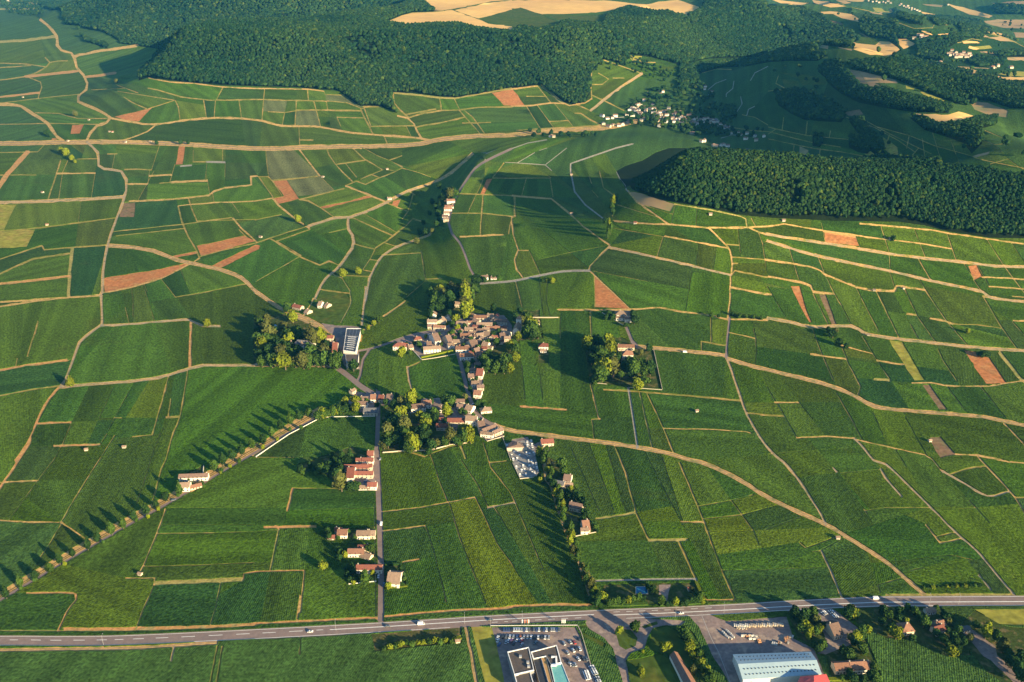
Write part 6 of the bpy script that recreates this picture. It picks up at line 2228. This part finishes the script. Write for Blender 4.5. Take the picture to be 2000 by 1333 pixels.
for x, y, c in ((1345, 835, 'silver'), (1425, 815, 'silver'), (1478, 820, 'red'), (1540, 775, 'black'), (1465, 925, 'white'), (1548, 905, 'white'), (1390, 955, 'silver'), (1500, 900, 'black'), (1530, 1035, 'white'), (1580, 1010, 'black'), (1600, 1040, 'black'), (1425, 1105, 'white'), (1490, 1110, 'silver'), (1455, 1115, 'grey'), (1400, 1060, 'black'), (1640, 1040, 'grey')):
    car(*tp('E2', x, y), 110 + rc.uniform(-5, 5), c, 'on the right side of the dealer car park', GC)
for k in range(7): car(*tp('E2', 1700 + k * 9, 1135 + k * 16.5), 20, rc.choice(['white', 'white', 'silver', 'blue']), 'in the slanted row at the right kerb', GC)
for k in range(6): car(*tp('E2', 1625 + k * 7, 1200 + k * 19), 20, rc.choice(['white', 'white', 'silver']), 'in the short slanted row before the kerb', GC)
for k in range(4): car(*tp('E2', 1770 + k * 8, 1280 + k * 18), 20, rc.choice(['white', 'black', 'silver']), 'at the lower end of the kerb row', GC)
for x, y, c in ((942, 1145, 'white'), (982, 1205, 'white'), (1065, 1300, 'silver'), (1050, 1325, 'white')):
    car(*tp('E2', x, y), 70, c, 'in the narrow lane between the showroom wings', GC)
GR = 'traffic on the roads'
car(*tp('E1', 425, 408), 4, 'white', 'driving on the left part of the main road', GR)
car(*tp('E1', 1028, 366), 4, 'grey', 'driving past the village turning on the main road', GR)
car(*tp('E1', 1290, 350), 4, 'white', 'on the main road right of the village turning', GR, True)
car(*tp('E1', 1832, 316), 4, 'grey', 'driving above the dealer wall on the main road', GR)
car(*tp('E3', 1135, 442), 4, 'white', 'driving above the turning loop on the main road', GR)
car(*tp('E5', 555, 188), 2, 'white', 'in the tree shadow on the main road', GR, True)
car(*tp('D1', 960, 645), 92, 'white', 'halfway down the straight village street', GR, True)
car(*tp('D1', 938, 1048), 92, 'white', 'in the shadow on the village street', GR)
car(*tp('D1', 978, 1108), 92, 'blue', 'at the lower end of the village street', GR)
car(*tp('D1', 952, 148), 92, 'silver', 'at the top of the straight village street', GR)
car(*tp('D0', 1330, 462), 26, 'grey', 'driving down the diagonal avenue', GR)
car(*tp('C2', 1325, 506), -6, 'white', 'on the track east of the manor', GR, True)
car(*tp('A0', 965, 1089), 0, 'white', 'on the far tan road', GR, True)
car(*tp('A0', 1150, 1090), 0, 'white', 'on the far tan road', GR, True)
GV = 'parked vehicles round the village'
for t_, x, y, yw, c in (('D1', 800, 285, 10, 'silver'), ('D1', 850, 305, 80, 'white'), ('D1', 835, 320, 80, 'blue'), ('C1', 700, 605, 20, 'white'), ('C1', 1300, 440, 60, 'white'), ('C1', 1440, 400, 60, 'silver'), ('C1', 1330, 372, 10, 'white'), ('C1', 1880, 300, 0, 'white'), ('C1', 1660, 905, 60, 'white'), ('C1', 1700, 1010, 60, 'grey'), ('C1', 560, 420, 80, 'black'), ('C1', 630, 420, 80, 'grey')):
    car(*tp(t_, x, y), yw, c, 'parked in a village yard', GV)
for t_, x, y, yw, c in (('E5', 40, 320, 30, 'white'), ('E5', 60, 340, 30, 'silver'), ('E5', 115, 310, 10, 'white'), ('E5', 130, 330, 10, 'silver'), ('E5', 150, 350, 10, 'white'), ('E5', 165, 365, 10, 'white')):
    car(*tp(t_, x, y), yw, c, 'on the sunlit forecourt beside the stone yard', GV)
bw = {}
for q in CARS: bw.setdefault((q['where'], q['c'], q['van']), []).append(q)
for (where, c, van), L in bw.items():
    L.sort(key=lambda q: q['px'])
    for q, lab in zip(L, ord_labels(len(L), f"{c} {'van' if van else 'car'}", where)): build_car(q, lab)

# ------------------------------------------------------------------ street lamps, flags
def lamp(px, py, lab):
    x, y, z = G1(px, py); o = thing('street_lamp', lab, 'street lamp', (x, y, z), 'street lamps along the main road')
    part('pole', tube([(0, 0, 0), (0, 0, 9), (0, 0.5, 9.6)], [.11, .08, .06], 6), METAL, o)
    part('arm', tube([(0, .5, 9.6), (0, 1.9, 9.9)], [.05, .05], 6), METAL, o); part('lamp_head', box(-.16, .16, 1.7, 2.5, 9.84, 10.0), METAL, o)
LP = [('E0', 810, 512), ('E1', 625, 398), ('E1', 1630, 345), ('E2', 385, 622), ('E2', 800, 560), ('E3', 1060, 490), ('E3', 1690, 440), ('E5', 1360, 240), ('E5', 1075, 245)]
for (t_, x, y), lab in zip(LP, ord_labels(len(LP), 'grey street lamp casting a thin shadow', 'across the main road')): lamp(*tp(t_, x, y), lab)
FL = [795, 830, 862, 880, 1312, 1335, 1352]
for x, lab in zip(FL, ord_labels(len(FL), 'white banner on a pole', 'by the dealer wall')):
    px, py = tp('E2', x, 606); gx_, gy_, gz = G1(px, py); o = thing('banner', lab, 'banner', (gx_, gy_, gz), 'banners by the dealer wall')
    part('pole', tube([(0, 0, 0), (0, 0, 7)], [.07, .05], 6), METAL, o); part('banner_cloth', box(.06, .6, -.03, .03, 3.4, 6.9), WHITE if x not in (830, 862) else CARM['orange'], o)
# stone stacks in the yard: slabs standing in rows
def stack(px, py, yaw, L, W, h, mat, lab, grp):
    x, y, z = G1(px, py); o = thing('stone_stack', lab, 'stone stack', (x, y, z + .03), grp, R(yaw))
    part('pallet', box(-L / 2, L / 2, -W / 2, W / 2, 0, .15), DOORM, o)
    for k in range(3):
        part('slab', box(-L / 2 + .08, L / 2 - .08, -W / 2 + k * W / 3 + .06, -W / 2 + (k + 1) * W / 3 - .06, .153, h * (0.85 + .15 * ((k * 7) % 3) / 2)), mat, o)
STONE = [plain('white_stone', (0.66, 0.62, 0.54)), plain('cream_stone', (0.58, 0.47, 0.33)), plain('grey_stone', (0.38, 0.36, 0.33)), plain('rust_stone', (0.45, 0.24, 0.13))]
SG = 'stone stacks in the stone yard'
S = []
for k in range(27): S.append((365 + k * 24, 605 + (k % 3) * 6 - k * .6, 84, 2.6, 1.3, 2.0, 0 if k < 7 else rc.choice([0, 1, 1, 2]), 'in the long row of the stone yard'))
for k in range(6): S.append((1400 - 1000 + k * 23, 632 + (k % 2) * 8, 84, 2.0, 1.1, 1.2, rc.choice([0, 1]), 'before the long row in the stone yard'))
for x, y in ((215, 690), (235, 715), (255, 740), (275, 755), (265, 670), (285, 690), (305, 705), (320, 725), (345, 750), (315, 770)): S.append((x, y, -50, 2.4, 1.2, 1.5, 0, 'in the isolated cluster of the stone yard'))
for x, y, s_ in ((470, 735, 0), (500, 735, 1), (530, 745, 3), (560, 735, 1), (600, 738, 0), (640, 742, 2), (570, 775, 0), (620, 778, 0), (655, 775, 2), (690, 820, 3), (680, 790, 3)): S.append((x, y, 10, 2.8, 1.4, 1.3, s_, 'in the middle island of the stone yard'))
for x, y, s_ in ((860, 835, 0), (885, 840, 0), (910, 848, 0), (940, 830, 3), (965, 835, 1), (1020, 770, 3), (1050, 760, 3), (1090, 755, 1), (1120, 750, 0), (1030, 810, 3), (1060, 830, 2)): S.append((x, y, 60, 2.8, 1.3, 1.4, s_, 'near the warehouse'))
SN = ['white', 'cream', 'grey', 'rust coloured']
bw = {}
for q in S: bw.setdefault((q[7], q[6]), []).append(q)
for (where, s_), L in bw.items():
    L.sort(key=lambda q: q[0])
    for q, lab in zip(L, ord_labels(len(L), f'{SN[s_]} stone stack', where)):
        stack(*tp('E4', q[0], q[1]), q[2], q[3], q[4], q[5], STONE[s_], lab, SG)
# graves
GRV = [plain('grave_granite', (0.5, 0.5, 0.5)), plain('grave_dark', (0.16, 0.16, 0.17), 0.4), plain('grave_white', (0.7, 0.69, 0.66))]
gpx = [(985, 866), (1040, 858), (1055, 930), (1016, 938)]
P4 = [G1(*p) for p in gpx]
L = []
for r_ in range(9):
    for c_ in range(7):
        u = (c_ + .5 + rc.uniform(-.12, .12)) / 7; v_ = (r_ + .6) / 9.6
        if c_ == 3 or rc.random() < .12: continue
        x = (P4[0][0] * (1 - u) + P4[1][0] * u) * (1 - v_) + (P4[3][0] * (1 - u) + P4[2][0] * u) * v_
        y = (P4[0][1] * (1 - u) + P4[1][1] * u) * (1 - v_) + (P4[3][1] * (1 - u) + P4[2][1] * u) * v_
        L.append((x, y, rc.randrange(3), r_))
bw = {}
for q in L: bw.setdefault((q[2], q[3]), []).append(q)
for (m, row), Q in bw.items():
    Q.sort()
    for (x, y, _, _), lab in zip(Q, ord_labels(len(Q), ['grey', 'dark', 'white'][m] + ' grave', f"in the cemetery's {ordinal(row) or 'top '}row")):
        o = thing('grave', lab, 'grave', (x, y, float(height(x, y))), 'graves in the cemetery')
        part('slab', box(-1.0, 1.0, -1.5, 1.5, -.1, .4), GRV[m], o); part('headstone', box(-.9, .9, 1.503, 1.8, -.1, 1.5), GRV[(m + 2) % 3], o)
# swimming pool and covered pool
POOL = plain('pool_water', (0.015, 0.13, 0.26), 0.08, 0.05, 1.0, None, 0.5)
for tile, txt, lab in (('C1', '140,272 200,280 195,318 140,310', 'blue swimming pool in the château park'), ('E3', '550,90 690,90 700,180 550,180', 'shaded blue pool in the hedged plot')):
    P = outline(tile, txt, 0); z = min(p[2] for p in P)
    cx = sum(p[0] for p in P) / 4; cy = sum(p[1] for p in P) / 4
    o = thing('swimming_pool', lab, 'swimming pool', (cx, cy, z)); pts = [(p[0] - cx, p[1] - cy) for p in P]
    part('water', hexa(pts, -.3, .12), POOL, o)
    part('rim', hexa([(x * 1.12, y * 1.12) for x, y in pts], -.4, .06), WM['cream'], o)
# ------------------------------------------------------------------ light, air, view
SUN_EL = R(14.5)
sdx, sdy = 0.73, -0.68                     # horizontal direction towards the sun
sun_d = bpy.data.lights.new('sun', 'SUN')
sun_d.energy = 5.0; sun_d.angle = R(0.5); sun_d.color = (1.0, 0.79, 0.45)
sun = bpy.data.objects.new('sun', sun_d)
v_ = Vector((-sdx * math.cos(SUN_EL), -sdy * math.cos(SUN_EL), -math.sin(SUN_EL)))
sun.rotation_euler = v_.to_track_quat('-Z', 'Y').to_euler()
sun.location = (300, -200, 900)
COL.objects.link(sun)
w = bpy.data.worlds.new('World'); scene.world = w; w.use_nodes = True
nt = w.node_tree
bg = nt.nodes['Background']
sky = nt.nodes.new('ShaderNodeTexSky'); sky.sky_type = 'NISHITA'; sky.sun_disc = False
sky.sun_elevation = SUN_EL; sky.sun_rotation = math.atan2(sdx, sdy)
sky.altitude = 300; sky.air_density = 1.2; sky.dust_density = 0.6; sky.ozone_density = 4.0
nt.links.new(sky.outputs[0], bg.inputs[0]); bg.inputs[1].default_value = 0.085
scene.view_settings.view_transform = 'Standard'
scene.view_settings.look = 'None'
scene.view_settings.gamma = 1.0
scene.view_settings.exposure = 1.6
scene.cycles.max_bounces = 5
scene.cycles.diffuse_bounces = 2
scene.cycles.volume_bounces = 0
scene.cycles.use_denoising = True

t = bpy.data.materials.new('haze_air'); t.use_nodes = True
t.node_tree.nodes.clear()
out = t.node_tree.nodes.new('ShaderNodeOutputMaterial'); vol = t.node_tree.nodes.new('ShaderNodeVolumePrincipled')
vol.inputs['Color'].default_value = (0.07, 0.48, 1.0, 1); vol.inputs['Density'].default_value = 0.000021; vol.inputs['Anisotropy'].default_value = 0.0
t.node_tree.links.new(vol.outputs[0], out.inputs['Volume'])
zlo = float(min(HH.min(), 0)) - 1.5
vb, fb = box(GX0 - 50, GX1 + 50, GY0 - 400, GY1 + 50, zlo, 560)
hz = bpy.data.objects.new('haze', np_mesh('haze', vb, fb, [t])); tag(link(hz), 'thin blue air over the far hills', 'haze', kind='stuff')
